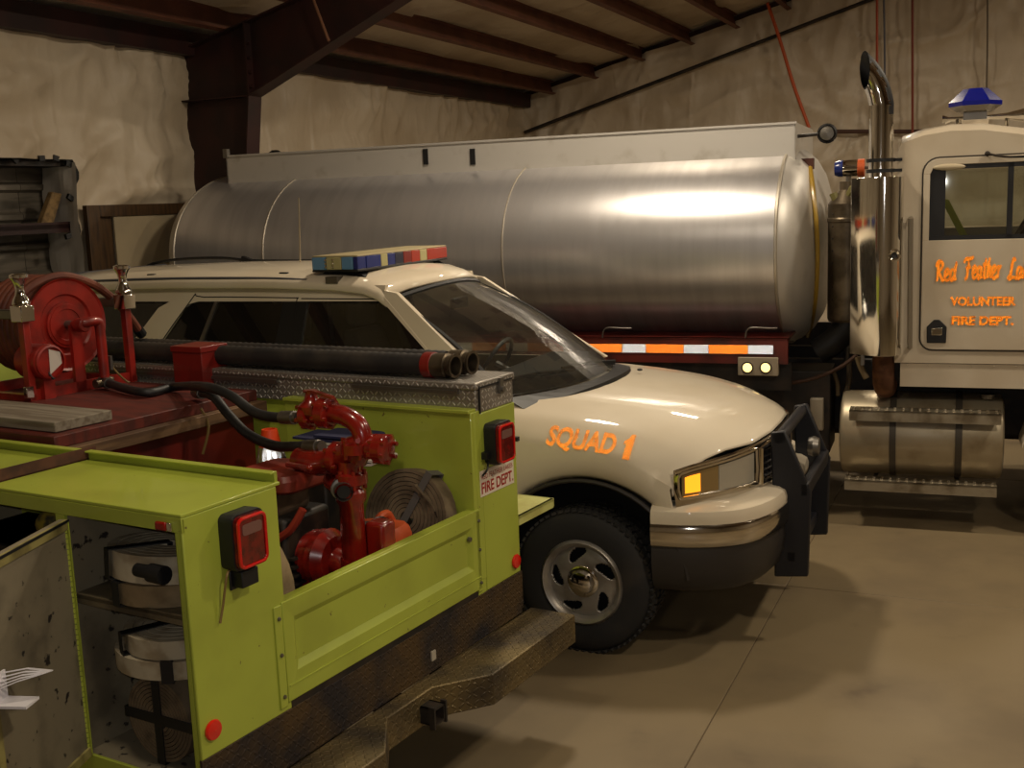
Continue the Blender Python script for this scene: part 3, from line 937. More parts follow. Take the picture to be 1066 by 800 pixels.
# brush script drawn as strokes: unit letters (x, y), about 1 high
SCR = {
    'R': ([[(.02, .72), (.12, .95), (.34, 1.0), (.5, .86), (.4, .62), (.2, .52)], [(.24, .95), (.16, .5), (.10, 0)], [(.2, .52), (.34, .3), (.5, .04), (.6, .1)]], .62),
    'e': ([[(.04, .25), (.26, .36), (.3, .54), (.18, .6), (.06, .42), (.08, .14), (.22, .04), (.42, .2)]], .40),
    'd': ([[(.3, .54), (.14, .58), (.04, .32), (.1, .06), (.26, .14), (.38, .5)], [(.48, .98), (.38, .5), (.34, .1), (.5, .14)]], .52),
    'F': ([[(.02, .78), (.16, .94), (.5, .96), (.78, 1.04)], [(.42, .94), (.34, .5), (.24, .08), (.08, .02)], [(.16, .5), (.4, .54), (.58, .58)]], .66),
    'a': ([[(.32, .5), (.16, .58), (.04, .34), (.1, .06), (.24, .12), (.36, .54), (.32, .12), (.46, .12)]], .44),
    't': ([[(.26, .98), (.16, .5), (.12, .1), (.28, .1)], [(.0, .64), (.2, .68), (.36, .72)]], .30),
    'h': ([[(.24, 1.0), (.12, .5), (.06, .02)], [(.1, .34), (.24, .58), (.32, .5), (.28, .14), (.42, .12)]], .42),
    'r': ([[(.04, .5), (.12, .56), (.08, .02)], [(.1, .34), (.22, .56), (.34, .54)]], .34),
    'L': ([[(.52, .86), (.42, 1.0), (.3, .8), (.22, .3), (.04, .06), (.2, .04), (.42, .1), (.62, .0)]], .60),
    'k': ([[(.26, 1.0), (.14, .5), (.06, .02)], [(.36, .58), (.14, .34), (.28, .16), (.42, .02)]], .42),
    's': ([[(.3, .56), (.14, .54), (.14, .38), (.28, .22), (.2, .04), (.02, .08)]], .34)}


def script(word, parent, org, height, width):
    tot = sum(SCR[c][1] for c in word); sx = width / tot
    m = MB(); cx = 0
    for c in word:
        for st in SCR[c][0]:
            P = smooth([(cx + x, y, 0) for x, y in st], 5)
            n = len(P); w = [(.064 + .036 * math.sin(PI * min(1, (i + .6) / n))) for i in range(n)]
            L, Rr = [], []
            for i, p in enumerate(P):
                t = (P[min(i + 1, n - 1)] - P[max(i - 1, 0)]); d = Vector((-t.y, t.x, 0)).normalized() * w[i]
                L.append(p + d); Rr.append(p - d)
            T3 = lambda p, dy: (org[0] + p.x * sx, org[1] + dy, org[2] + p.y * height)
            m.loft([[T3(L[i], -.002), T3(Rr[i], -.002), T3(Rr[i], 0), T3(L[i], 0)] for i in range(n)])
        cx += SCR[c][1]
    return m.obj('lettering', M_ORANGE, parent, sharp=None)


for w_, pa, pb, hh in (('Red', (974, 293), (996, 292), .135), ('Feather', (1003, 291), (1042, 290), .145), ('Lakes', (1049, 291), (1082, 290), .14)):
    a, b = TANK.at(*pa, 1, yd), TANK.at(*pb, 1, yd)
    sheeting(script(w_, dr, (a.x, yd, a.z), hh, b.x - a.x), M_ORANGE, .004, .004)
# grab bars on the cab corner
for px in (948,):
    a, b = TANK.at(px, 228, 1, CY0 - .04), TANK.at(px - 1, 362, 1, CY0 - .04)
    m = MB().tube([(a.x, CY0, a.z), (a.x, CY0 - .05, a.z), (b.x, CY0 - .05, b.z), (b.x, CY0, b.z)], .018, 10)
    m.obj('grab_rail', mat('rail_grey', (150, 140, 124), .35, .6), tk)
# inside the cab
M_SEAT = mat('seat_vinyl', (70, 74, 66), .6)
for y in (.35, 1.45):
    MB().box(-.2, .35, y, y + .55, 1.5, 1.66).obj('seat_cushion', M_SEAT, tk, bevel=.04)
    MB().hexa([(-.22, y, 1.64), (-.05, y, 1.64), (-.05, y + .55, 1.64), (-.22, y + .55, 1.64)], [(-.24, y + .06, 2.30), (-.13, y + .06, 2.30), (-.13, y + .49, 2.30), (-.24, y + .49, 2.30)]).obj('seat_back', M_SEAT, tk, bevel=.04)
MB().box(.72, 1.2, CY0 + .08, CY1 - .08, 1.6, 2.02).obj('dashboard', M_BLACK, tk, bevel=.04)
sw = MB()
c = Vector((.62, 1.55, 2.1)); pts = []
for k in range(25):
    a = 2 * PI * k / 24; pts.append(c + Vector((.11 * math.sin(a), .23 * math.cos(a), .20 * math.sin(a))))
sw.tube(pts, .016, 8, False).cyl(c, (.85, 1.55, 1.95), .03, 8)
sw.obj('steering_wheel', M_BLACK, tk)
a, b = TANK.at(983, 207, 1, 1.95), TANK.at(1004, 247, 1, 1.95)
MB().ribbon([a, b], (1, 0, -.3), .075, .02).obj('lime_strip', mat('lime_yellow', (226, 234, 60), .5), tk, label='lime yellow strip seen through the cab window')  # slanting lime coloured strip set inside the cab
# roof gear: beacon, horns, rods
bp = TANK.at(1014.5, 137, 1, .4); s_ = .2
bz = 2.825
m = MB().box(bp.x - .085, bp.x + .085, .33, .49, bz - .04, TANK.at(1014, 125, 1, .4).z)
bc = m.obj('beacon_plinth', M_CABW, tk, bevel=.004)
zr0, zr1 = TANK.at(1014, 125, 1, .4).z, TANK.at(1014, 117.5, 1, .4).z
MB().box(bp.x - .075, bp.x + .075, .34, .48, zr0, zr1).obj('beacon_riser', M_STEEL, bc)
zw0, zw1, zt = TANK.at(1014, 110.5, 1, .4).z, TANK.at(1014, 106, 1, .4).z, TANK.at(1014, 92.5, 1, .4).z
wd_ = (TANK.at(1043, 106, 1, .4).x - TANK.at(987, 106, 1, .4).x) / 2
tp = (TANK.at(1028, 92, 1, .4).x - TANK.at(1002, 92, 1, .4).x) / 2
MB().lathe([(.095, zr1), (.12, zr1 + .01), (wd_, zw0)], (bp.x, .41, 0), n=6, ang=0).obj('beacon_bowl', mat('clear_bowl', (120, 116, 108), .15, .5), bc, sharp=10)
MB().lathe([(wd_, zw0), (wd_, zw1), (tp, zt), (.001, zt)], (bp.x, .41, 0), n=6, ang=0).obj('beacon_dome', mat('blue_lens', (16, 26, 128), .12, coat=.6), bc, sharp=10, label='faceted dark blue beacon lens')
for y, px0, py0 in ((.56, 981, 127), (.70, 984, 133)):
    a = TANK.at(px0, py0, 1, y); b = TANK.at(1064, py0 + 2, 1, y); a.z = b.z = max(a.z, 2.89)
    MB().lathe([(.03, 0), (.012, .04), (.012, .3), (.02, b.x - a.x - .1), (.055, b.x - a.x + .06)], (a.x, y, a.z), 'x', 14, False).obj('air_horn', M_CHROME, tk)
    MB().cyl((a.x + .1, y, 2.8), (a.x + .1, y, a.z), .012, 8).cyl((b.x - .1, y, 2.75), (b.x - .1, y, a.z), .012, 8).obj('horn_post', M_CHROME, tk)
p = TANK.at(1062, 140, 1, .3)
MB().ball((p.x, .3, p.z), .035, 12, 8).obj('roof_marker', mat('amber_lens', (210, 96, 24), .2), tk)
a = TANK.at(1028, 160, 1, CY0 - .02); b = TANK.at(1068, 163, 1, CY0 - .06)
MB().ball(a, .018, 10, 6).tube(smooth([a, a + Vector((.1, -.02, -.025)), b, b + Vector((.3, -.1, 0))], 3), .008, 8).obj('mirror_rod', M_DARK, tk)
# front of the tractor, beyond the picture
MB().loft([[(1.25, y, WZ0 - .02 + .06 * math.cos((y - 1.17) * 1.3)) for y in (.35, .6, 1.17, 1.7, 1.99)], [(2.2, y, 1.85 + .06 * math.cos((y - 1.17) * 1.3)) for y in (.42, .65, 1.17, 1.68, 1.92)], [(2.75, y, 1.72 + .05 * math.cos((y - 1.17) * 1.3)) for y in (.45, .65, 1.17, 1.68, 1.9)], [(2.8, y, 1.1) for y in (.45, .65, 1.17, 1.68, 1.9)]], False, False).obj('bonnet', M_CABW, tk)
for y in (.35, 1.94): MB().box(1.25, 2.7, y, y + .05, 1.1, 1.95).obj('bonnet_side', M_CABW, tk)
for y in (.02, 2.04):
    pr = [(1.16 + .62 * math.cos(R(a)), .52 + .62 * math.sin(R(a))) for a in range(10, 171, 16)]
    MB().loft([[(x, y, z), (x, y + .34, z), (x, y + .34, z + .03), (x, y, z + .03)] for x, z in pr]).obj('front_fender', M_CABW, tk)
MB().hexa([(1.2, CY0 + .1, WZ0 - .01), (1.25, CY0 + .1, WZ0 - .01), (1.25, CY1 - .1, WZ0 - .01), (1.2, CY1 - .1, WZ0 - .01)], [(1.0, CY0 + .1, 2.62), (1.03, CY0 + .1, 2.62), (1.03, CY1 - .1, 2.62), (1.0, CY1 - .1, 2.62)]).obj('windscreen', glass('cab_glass', (.86, .88, .84)), tk)
# exhaust: polished heat shield and stack
sx0, sx1 = TANK.at(885, 270, 1, -.02).x, TANK.at(940, 270, 1, .05).x
zt, zb = TANK.at(905, 185, 1, 0).z, TANK.at(905, 369, 1, 0).z
mid = TANK.at(914, 270, 1, -.1).x
sec = [(sx0, .02), (sx0, .01), (mid - .02, -.105), (mid + .02, -.115)]
for k in range(1, 10):
    a = R(-90 + 160 * k / 9); sec.append((mid + .035 + (sx1 - mid - .035) * math.cos(a), .01 + .125 * math.sin(a)))
sec += [(mid, .16), (sx0 + .03, .08)]
hs_ = MB().loft([[(x, y, z) for x, y in sec] for z in (zb, zt)]).obj('heat_shield', M_CHROME, tk, sharp=25, bevel=.003, label='polished chrome exhaust heat shield')
p = TANK.at(931, 266, 1, -.1)
for nm, prof, m_ in (('shield_boss', [(.018, .0), (.034, -.006), (.044, .004)], M_CHROME), ('boss_hole', [(.001, .0), (.02, -.003), (.02, .004)], M_BLACK)):
    MB().lathe(prof, (p.x, -.108, p.z), 'y', 16, False).obj(nm, m_, hs_)
pxl, pxr = TANK.at(904, 150, 1, .05).x, TANK.at(930, 150, 1, .05).x
pr = (pxr - pxl) / 2; pcx = (pxl + pxr) / 2
kz = TANK.at(915, 98, 1, .05).z; tpz = TANK.at(904, 58, 1, .05)
path = smooth([(pcx, .06, zt - .3), (pcx, .06, zt), (pcx, .06, kz - .14), (pcx - .006, .058, kz - .04), (pcx - .05, .045, kz + .09), (pcx - .15, .01, kz + .22), (pcx - .30, -.04, kz + .32)], 6)
sm_ = MB().tube(path, pr, 28, False).tube(path, pr * .93, 28, False)
so_ = sm_.obj('exhaust_stack', M_CHROME, tk, sharp=50)
bm = bmesh.new(); bm.from_mesh(so_.data)
tipA = TANK.at(898.5, 55, 1, .05)
bmesh.ops.bisect_plane(bm, geom=bm.verts[:] + bm.edges[:] + bm.faces[:], plane_co=(tipA.x, .05, tipA.z - .02), plane_no=Vector((-.88, -.46, .0)).normalized(), clear_outer=True)
bm.to_mesh(so_.data); bm.free()
so_.data.materials.append(M_BLACK)
nf_ = len(so_.data.polygons)
pth = [Vector(q) for q in path]
for pl in so_.data.polygons:
    dmin = min((pl.center - q).length for q in pth)
    seg = min(((pl.center - q).cross((pth[min(i + 1, len(pth) - 1)] - pth[max(i - 1, 0)]).normalized()).length, abs((pl.center - q).length), i) for i, q in enumerate(pth) if (pl.center - q).length < pr * 1.6)
    if seg[0] < pr * .95: pl.material_index = 1
for py in (167, 178):
    z = TANK.at(917, py, 1, .05).z
    MB().lathe([(pr + .002, -.012), (pr + .014, -.012), (pr + .014, .012), (pr + .002, .012), (pr + .002, -.012)], (pcx, .06, z), n=22, caps=False).box(pcx + pr, pcx + pr + .06, .04, .08, z - .01, z + .01).obj('stack_clamp', M_BLACK, tk)
M_RUST = mat('rusty_pipe', (120, 80, 50), .7, .3, var=(80, 48, 28), vscale=8)
p = TANK.at(920, 372, 1, .1); q = TANK.at(921, 406, 1, .1)
MB().tube(smooth([(p.x, .1, p.z + .1), (p.x, .1, q.z + .08), (p.x + .01, .18, q.z - .0), (p.x + .01, .45, q.z - .02)], 5), .075, 16).obj('exhaust_elbow', M_RUST, tk)
MB().box(pcx - .05, pcx + .05, .16, .8, zb + .1, zb + .14).box(pcx - .05, pcx + .05, .16, .8, 1.15, 1.2).box(pcx - .05, pcx + .05, .7, .8, 1.1, zt - .3).obj('stack_bracket', M_DARK, tk)
# air cleaner and intake behind the shield
M_CANI = mat('canister_grey', (110, 98, 80), .4, .7, var=(76, 66, 52), vscale=6)
ax_ = TANK.at(882, 250, 1, .55).x
at_, ab_ = TANK.at(880, 212, 1, .5).z, TANK.at(880, 335, 1, .5).z
ac = MB().lathe([(.13, ab_), (.14, ab_ + .02), (.14, at_ - .14), (.146, at_ - .13), (.146, at_ - .11), (.14, at_ - .1), (.14, at_), (.06, at_ + .1), (.06, at_ + .16)], (ax_, .55, 0), n=28, caps=False).obj('air_cleaner', M_CANI, tk, sharp=25)
for k in range(9):
    z = ab_ + .08 + k * .09
    MB().ball((ax_ - .095, .45, z), .008, 8, 4).obj('rivet', M_DARK, ac)
MB().tube(smooth([(ax_, .55, ab_ + .02), (ax_ - .01, .54, ab_ - .06), (ax_ - .09, .5, ab_ - .15), (ax_ - .2, .5, ab_ - .23)], 5), .1, 16).obj('intake_elbow', M_BLACK, tk)
a = TANK.at(869, 176, 1, .7)
wl_ = MB().lathe([(.001, 0), (.05, 0), (.062, .03), (.062, .06)], a, 'x', 16, False).obj('cap_lamp', mat('blue_cap', (30, 44, 110), .25), tk)
MB().lathe([(.06, .06), (.062, .10), (.062, .2), (.001, .2)], a, 'x', 16, False).obj('lamp_body', M_CHROME, wl_)
MB().lathe([(.058, .16), (.066, .17), (.066, .215), (.001, .215)], a, 'x', 16, False).obj('lamp_band', mat('orange_band', (190, 86, 40), .4), wl_)
MB().cyl((a.x + .1, .7, 1.1), (a.x + .1, .7, a.z), .02, 8).cyl((a.x + .2, .7, a.z), (a.x + .35, .7, a.z), .012, 8).obj('lamp_post', M_STEEL, wl_)
MB().tube(smooth([(ax_ + .12, .5, at_ + .02), (ax_ + .06, .47, at_ + .12), (ax_ - .04, .5, at_ - .02), (ax_ - .1, .5, at_ + .08)], 5), .03, 8).obj('coiled_line', mat('olive_hose', (110, 104, 60), .4), tk)
# lines, junction box and brackets under the cab corner
for i, (pts, y, r, c) in enumerate(((((790, 404), (840, 396), (872, 384), (892, 370)), .3, .014, (70, 44, 28)), (((893, 372), (896, 382), (902, 394)), .1, .022, (120, 104, 76)), (((868, 388), (872, 400), (872, 412)), .35, .016, (80, 66, 44)), (((884, 378), (884, 396), (880, 410)), .35, .02, (64, 54, 40)))):
    P = [TANK.at(a, b, 1, y) for a, b in pts]
    MB().tube(smooth(P, 4), r, 8).obj('air_line', mat('line_%d' % i, c, .6), tk)
a, b = TANK.at(843, 415, 1, .25), TANK.at(857, 449, 1, .25)
jb = MB().box(a.x, b.x, .25, .35, b.z, a.z).obj('junction_box', mat('jb_white', (150, 140, 122), .6), tk, bevel=.01)
MB().box(a.x, b.x, .34, .8, b.z + .05, b.z + .1).obj('box_bracket', M_DARK, jb)
a = TANK.at(898, 370, 1, .0)
MB().box(a.x - .012, a.x + .012, -.01, .02, a.z - .07, a.z + .02).obj('drain_pin', M_STEEL, tk)
a = TANK.at(890, 366.5, 1, -.04)
# ================================================================== white utility vehicle
M_PAINT = mat('white_paint', (218, 206, 184), .5, var=(210, 196, 172), vscale=1.5, coat=.8, spec=.2)
M_TINT = glass('tinted_glass', (.05, .055, .06), haze=.015)
M_TINTF = glass('front_door_glass', (.93, .95, .93), haze=.01)
M_SCREEN = glass('windscreen_glass', (.92, .95, .91), .03, haze=.02)
M_VAL = mat('grey_valance', (44, 40, 38), .5)
M_LINER = mat('wheel_liner', (16, 15, 15), .9)
M_POWDER = mat('black_powder_coat', (22, 23, 30), .45)
sv = thing('utility_vehicle', 'white four door utility vehicle with roof light bar and black push bar', 'car', SUV)
AX, AZ, AR = .03, .42, .555


def zarch(x):
    z = .50
    for ax in (AX, AX - 3.03):
        d = AR * AR - (x - ax) ** 2
        if d > 0: z = max(z, AZ + math.sqrt(d))
    return z


def hood_c(x): return lerp([-4.3, -.5, -.2, .0, .2, .4, .6, .75, .85, .9], [1.385, 1.385, 1.375, 1.355, 1.335, 1.305, 1.262, 1.215, 1.17, 1.135], x)
def hood_s(x): return lerp([-4.3, -.5, 0, .3, .5, .7, .9], [1.31, 1.30, 1.262, 1.225, 1.19, 1.145, 1.07], x)
def kfront(x): return lerp([-.4, 0, .4, .7, .9], [0, .02, .12, .27, .39], x)


def plan(y, half=.95, p=2.7): return (abs(y) / half) ** p


def section(t):
    zc, zs = hood_c(t), hood_s(t)
    wid = lerp([-4.3, -3.6, -.5, .3, .9], [.95, .985, .985, .98, .955], t)
    prof = [(wid - .05, .52), (wid - .012, .62), (wid, .80), (wid, .93), (wid - .006, zs - .21), (wid - .022, zs - .13), (wid - .05, zs - .06), (wid - .095, zs - .012),
            (wid - .15, zs + .018), (.70, .5 * (zs + zc) + .012), (.5, zc - .022), (.25, zc - .006), (0, zc)]
    out = []
    ref = zs - .06
    for i, (y, z) in enumerate(prof):
        x = t - kfront(t) * plan(y)
        zb = zarch(x)
        if i <= 6: z = zb + (z - .52) * (ref - zb) / (ref - .52)
        out.append(Vector((x, y, z)))
    return out


ts = sorted(set([-.5, -.42, -.3] + [AX - AR + .002, AX - AR - .004, AX + AR + .003] + [AX + AR * math.cos(R(a)) for a in range(4, 180, 8)] + [.62, .68, .74, .79, .83, .86, .885, .9]))
# front half: bonnet with both wings, one skin
rings = []
for t in ts:
    h = section(t)
    rings.append([Vector((p.x, -p.y, p.z)) for p in h] + [p for p in reversed(h[:-1])])
body = MB().loft(rings, False, False).obj('front_body', M_PAINT, sv, sharp=50)
sd = body.modifiers.new('skin', 'SOLIDIFY'); sd.thickness = .012; sd.offset = -1
# rear half sides (doors and quarters) up to the belt
ts2 = sorted(set([-4.25, -4.2, -4.1, -3.8, -2.2, -1.9, -1.4, -.9, -.58, -.5] + [AX - 3.03 + AR * math.cos(R(a)) for a in range(4, 180, 12)] + [AX - 3.03 - AR - .004, AX - 3.03 + AR + .004]))
for sg in (-1, 1):
    MB().loft([[Vector((p.x, sg * p.y, p.z)) for p in section(t)[:9]] for t in ts2], False, False).obj('side_panel', M_PAINT, sv, sharp=50)
MB().box(-4.27, -4.2, -.93, .93, .5, 1.33).obj('tailgate', M_PAINT, sv, bevel=.02)
MB().box(-4.2, -.6, -.9, .9, .45, .6).obj('underbody', M_LINER, sv)
MB().box(-4.15, -1.0, -.88, .88, .6, 1.05).obj('cabin_floor', M_LINER, sv)
# arch lip and liner on both sides
for sg in (-1, 1):
    for ax in (AX, AX - 3.03):
        ring = [(ax + (AR - .002) * math.cos(R(a)), sg * (.975 - (.03 if a < 40 and ax == AX else 0) * (1 - a / 40)), AZ + (AR - .002) * math.sin(R(a))) for a in range(6, 175, 7)]
        MB().tube(ring, .012, 8).obj('arch_lip', M_VAL, sv)
        rr = [[(ax + (AR + .0) * math.cos(R(a)), y, AZ + (AR + .0) * math.sin(R(a))) for y in (sg * .955, sg * .60)] for a in range(6, 175, 8)]
        MB().loft(rr, False, False).obj('wheel_liner', M_LINER, sv, sharp=60)
        MB().prism([(ax + AR * math.cos(R(a)), sg * .60, AZ + AR * math.sin(R(a))) for a in range(6, 175, 12)], (0, sg * .01, 0)).obj('liner_wall', M_LINER, sv)


# wheels
def wheel(x, y, steer, s):
    r, w = .395, .26
    mt = Matrix.Translation((x, y, r)) @ Matrix.Rotation(steer, 4, 'Z')
    prof = [(.225, -w * .46), (.25, -w * .5), (.32, -w * .52), (.365, -w * .47), (.388, -w * .40), (r, -w * .30), (r, w * .30), (.388, w * .40), (.365, w * .47), (.32, w * .52), (.25, w * .5), (.225, w * .46)]
    ty = MB().lathe(prof, (0, 0, 0), 'y', 56, False).obj('wheel', M_RUBBER, sv, sharp=50)
    ty.matrix_local = mt
    m = MB()
    for k in range(60):                                  # tread blocks round the shoulder and crown
        a = 2 * PI * k / 60
        for yy, ww, rr, tw in ((-w * .36, .05, .394, .35), (-w * .14, .045, .398, -.4), (w * .10, .045, .398, .4), (w * .36, .05, .394, -.35)):
            mm = Matrix.Rotation(a, 4, 'Y') @ Matrix.Translation((0, yy, rr)) @ Matrix.Rotation(tw, 4, 'Z')
            m.box(-.0135, .0135, -ww / 2, ww / 2, -.006, .007, mm)
    m.obj('tread_blocks', M_RUBBER, ty)
    so = s                                               # outer side sign along y
    al = mat('silver_wheel', (178, 173, 166), .4, .65, var=(142, 134, 124), vscale=6)
    rim = MB()
    rim.lathe([(.232, so * w * .44), (.222, so * w * .49), (.212, so * w * .46), (.205, so * w * .36), (.20, so * w * .30)], (0, 0, 0), 'y', 48, False)
    # dish with five teardrop windows
    N = 180; rr = [.20 - .0078 * i for i in range(17)]; dz = [lerp([.075, .092, .115, .14, .165, .185, .20], [.36, .375, .38, .375, .36, .335, .30], q) for q in rr]
    vs, fs = [], []
    for i, q in enumerate(rr):
        for k in range(N):
            a = 2 * PI * k / N; vs.append((q * math.cos(a), so * w * dz[i], q * math.sin(a)))
    for i in range(len(rr) - 1):
        for k in range(N):
            mid = .5 * (rr[i] + rr[i + 1]); a = 360 * (k + .5) / N
            hole = False
            for h in range(5):
                c0 = 72 * h + 20; da = (a - c0 + so * (.185 - mid) * 330 + 180) % 360 - 180
                s0 = (mid - .112) / (.186 - .112)
                if 0 < s0 < 1 and abs(da) < 17 * math.sqrt(max(0, 1 - ((s0 - .6) / (.4 if s0 > .6 else .6)) ** 2)): hole = True
            if not hole: fs.append((i * N + k, i * N + (k + 1) % N, (i + 1) * N + (k + 1) % N, (i + 1) * N + k))
    rim.add(vs, fs)
    ro = rim.obj('rim', al, ty, sharp=40)
    sm = ro.modifiers.new('skin', 'SOLIDIFY'); sm.thickness = .012; sm.offset = -so
    MB().lathe([(.22, so * w * .1), (.001, so * w * .08)], (0, 0, 0), 'y', 32, False).obj('brake_disc', M_LINER, ty)
    MB().lathe([(.098, so * w * .33), (.096, so * w * .40), (.086, so * w * .44), (.07, so * w * .45), (.06, so * w * .56), (.035, so * w * .60), (.001, so * w * .61)], (0, 0, 0), 'y', 32, False).obj('hub_cap', M_CHROME, ty, sharp=40)
    MB().lathe([(.225, -so * w * .4), (.12, -so * w * .3), (.001, -so * w * .3)], (0, 0, 0), 'y', 32, False).obj('wheel_back', M_LINER, ty)
    return ty


wheel(.0, -.80, R(-4), -1); wheel(.0, .80, R(-4), 1); wheel(-3.03, -.82, 0, -1); wheel(-3.03, .82, 0, 1)
for x in (0, -3.03): MB().cyl((x, -.7, .39), (x, .7, .39), .05, 10).obj('axle', M_LINER, sv)


# greenhouse ------------------------------------------------------
def side_pt(x, z, sg, inset=0.0): return Vector((x, sg * (.925 - max(0, z - 1.30) * .47 - inset), z))


def slab(poly, sg, d0, d1): return MB().loft([[side_pt(x, z, sg, d0) for x, z in poly], [side_pt(x, z, sg, d1) for x, z in poly]])


WT, WB = 1.885, 1.36
for sg in (-1, 1):
    S_ = lambda nm, poly, m, a=0.0, b=.04: slab(poly, sg, a, b).obj(nm, m, sv, sharp=20)
    S_('a_pillar', [(-.56, 1.30), (-.42, 1.36), (-1.20, 1.93), (-1.34, 1.955), (-1.30, WT), (-1.24, WT - .035)], M_PAINT)
    S_('roof_rail_panel', [(-1.28, WT), (-1.28, 1.975), (-4.0, 1.995), (-4.1, WT)], M_PAINT)
    S_('belt_panel', [(-.56, 1.30), (-.66, WB), (-4.16, WB), (-4.2, 1.30)], M_PAINT)
    S_('b_pillar', [(-1.78, WB), (-1.80, WT), (-1.97, WT), (-1.97, WB)], M_BLACK, .004, .045)
    S_('c_pillar', [(-2.98, WB), (-2.68, WT - .02), (-2.60, WT), (-2.82, WT), (-2.90, WT - .04), (-3.24, WB)], M_PAINT)
    S_('d_pillar', [(-4.0, WB), (-3.86, WT), (-4.1, WT), (-4.2, WB)], M_PAINT)
    S_('side_window', [(-.72, WB - .01), (-.80, 1.46), (-1.27, WT - .01), (-1.80, WT - .01), (-1.78, WB - .01)], M_TINTF, .012, .017)
    S_('side_window', [(-1.97, WB - .01), (-1.97, WT - .01), (-2.62, WT - .01), (-2.70, WT - .04), (-2.98, WB - .01)], M_TINT, .012, .017)
    S_('side_window', [(-3.22, WB - .01), (-2.88, WT - .04), (-2.84, WT - .01), (-3.88, WT - .01), (-4.0, WB - .01)], M_TINT, .012, .017)
    dv = S_('window_bar', [(-2.60, WB), (-2.475, WT), (-2.45, WT), (-2.57, WB)], M_STEEL, .002, .02)
    for seam in ([(-1.32, WT + .012), (-1.84, WT + .016)], [(-1.87, WT + .02), (-1.87, 1.2)], [(-1.86, WT + .02), (-2.56, WT + .026), (-2.66, WT - .0), (-3.0, 1.34)]):
        pts = [side_pt(x, z, sg, -.0005) for x, z in seam]
        MB().tube(smooth(pts, 4), .0035, 5).obj('door_gap', M_LINER, sv)
    MB().tube(smooth([(-1.75, sg * .614, 2.0), (-2.1, sg * .614, 2.018), (-2.8, sg * .614, 2.023), (-3.5, sg * .614, 2.011), (-3.9, sg * .612, 1.988)], 5), .013, 6).obj('drip_strip', mat('drip_grey', (62, 62, 68), .5), sv)
# roof
rr = []
for x, dz, pull in ((-1.16, -.098, .0), (-1.24, -.055, .0), (-1.36, -.022, 0), (-1.6, 0, 0), (-2.1, .015, 0), (-2.8, .018, 0), (-3.5, .006, 0), (-3.9, -.015, 0), (-4.06, -.05, 0)):
    h = [(.645, 1.945), (.62, 1.985), (.57, 2.012), (.45, 2.032), (.25, 2.045), (0, 2.05)]
    arc = lambda y: -.10 * (y / .64) ** 2 * (1 if x > -1.5 else 0) * (1 - (-1.16 - x) / .4 if x > -1.56 else 0)
    rr.append([Vector((x + arc(y), -y, z + dz)) for y, z in h] + [Vector((x + arc(y), y, z + dz)) for y, z in reversed(h[:-1])])
rf = MB().loft(rr, False, False).obj('roof', M_PAINT, sv, sharp=60)
s2 = rf.modifiers.new('skin', 'SOLIDIFY'); s2.thickness = .02; s2.offset = 1
MB().hexa([(-4.2, -.86, 1.33), (-4.16, -.86, 1.33), (-4.16, .86, 1.33), (-4.2, .86, 1.33)], [(-4.06, -.62, 1.94), (-4.02, -.62, 1.94), (-4.02, .62, 1.94), (-4.06, .62, 1.94)]).obj('rear_window', M_TINT, sv)
# windscreen: bowed pane, black edge, cowl and wipers
rows = []
for i in range(9):
    v = i / 8; row = []
    for j in range(-8, 9):
        u = j / 8
        lo_ = Vector((-.16 - .30 * abs(u) ** 2.2, u * .80, 1.375 - .01 * u * u)); hi = Vector((-1.15 - .085 * u * u, u * .615, 1.945 - .052 * u * u))
        p = lo_.lerp(hi, v); p += Vector((.05, 0, .06)) * math.sin(PI * v) * .55
        row.append(p)
    rows.append(row)
MB().loft(rows, False, False).obj('windscreen', M_SCREEN, sv, sharp=None)
e = [r[0] for r in rows] + rows[-1][1:-1] + [r[-1] for r in reversed(rows)]
MB().tube(e, .016, 6).obj('screen_seal', M_BLACK, sv)
for sg in (-1, 1):                                       # outer A-pillar skins
    P = [r[0 if sg < 0 else -1] for r in rows]
    q = [side_pt(lerp([0, 1], [-.60, -1.30], i / 8), lerp([0, 1], [1.33, 1.93], i / 8), sg, -.002) for i in range(9)]
    MB().loft([[a, b] for a, b in zip(P, q)], False, False).obj('pillar_skin', M_PAINT, sv, sharp=None)
cw = []
for j in range(-8, 9):
    u = j / 8; p = rows[0][j + 8]
    cw.append([p + Vector((-.03, 0, -.03)), p + Vector((.0, 0, .0)), Vector((p.x + .11, p.y * 1.02, hood_c(-.2) + .008 - .07 * u * u)), Vector((p.x + .13, p.y * 1.02, 1.28))])
MB().loft(cw, False, False).obj('cowl', M_BLACK, sv, sharp=None)
MB().loft([[p + Vector((-.012, 0, .010)), Vector((-.50, p.y * .97, 1.412)), Vector((-.80, p.y * .97, 1.40))] for p in rows[0]], False, False).obj('dash_top', M_BLACK, sv, sharp=None)
for (pa, pb) in (((525, 396), (598, 385)), ((585, 383), (640, 376))):
    a, b = SUV.at(*pa, 2, 1.43), SUV.at(*pb, 2, 1.405)
    MB().tube([a, (a + b) / 2 + Vector((0, 0, .012)), b], .009, 6).ribbon([a + Vector((0, 0, -.012)), b + Vector((0, 0, -.012))], (0, 0, 1), .02, .008).obj('wiper', M_BLACK, sv)
for pa in ((633, 386), (666, 385)):
    p = SUV.at(*pa, 2, 1.375 if pa[0] > 650 else 1.372)
    MB().ball((p.x, p.y, p.z), .014, 8, 6, (1.3, 1, .6)).obj('washer_jet', M_BLACK, sv)
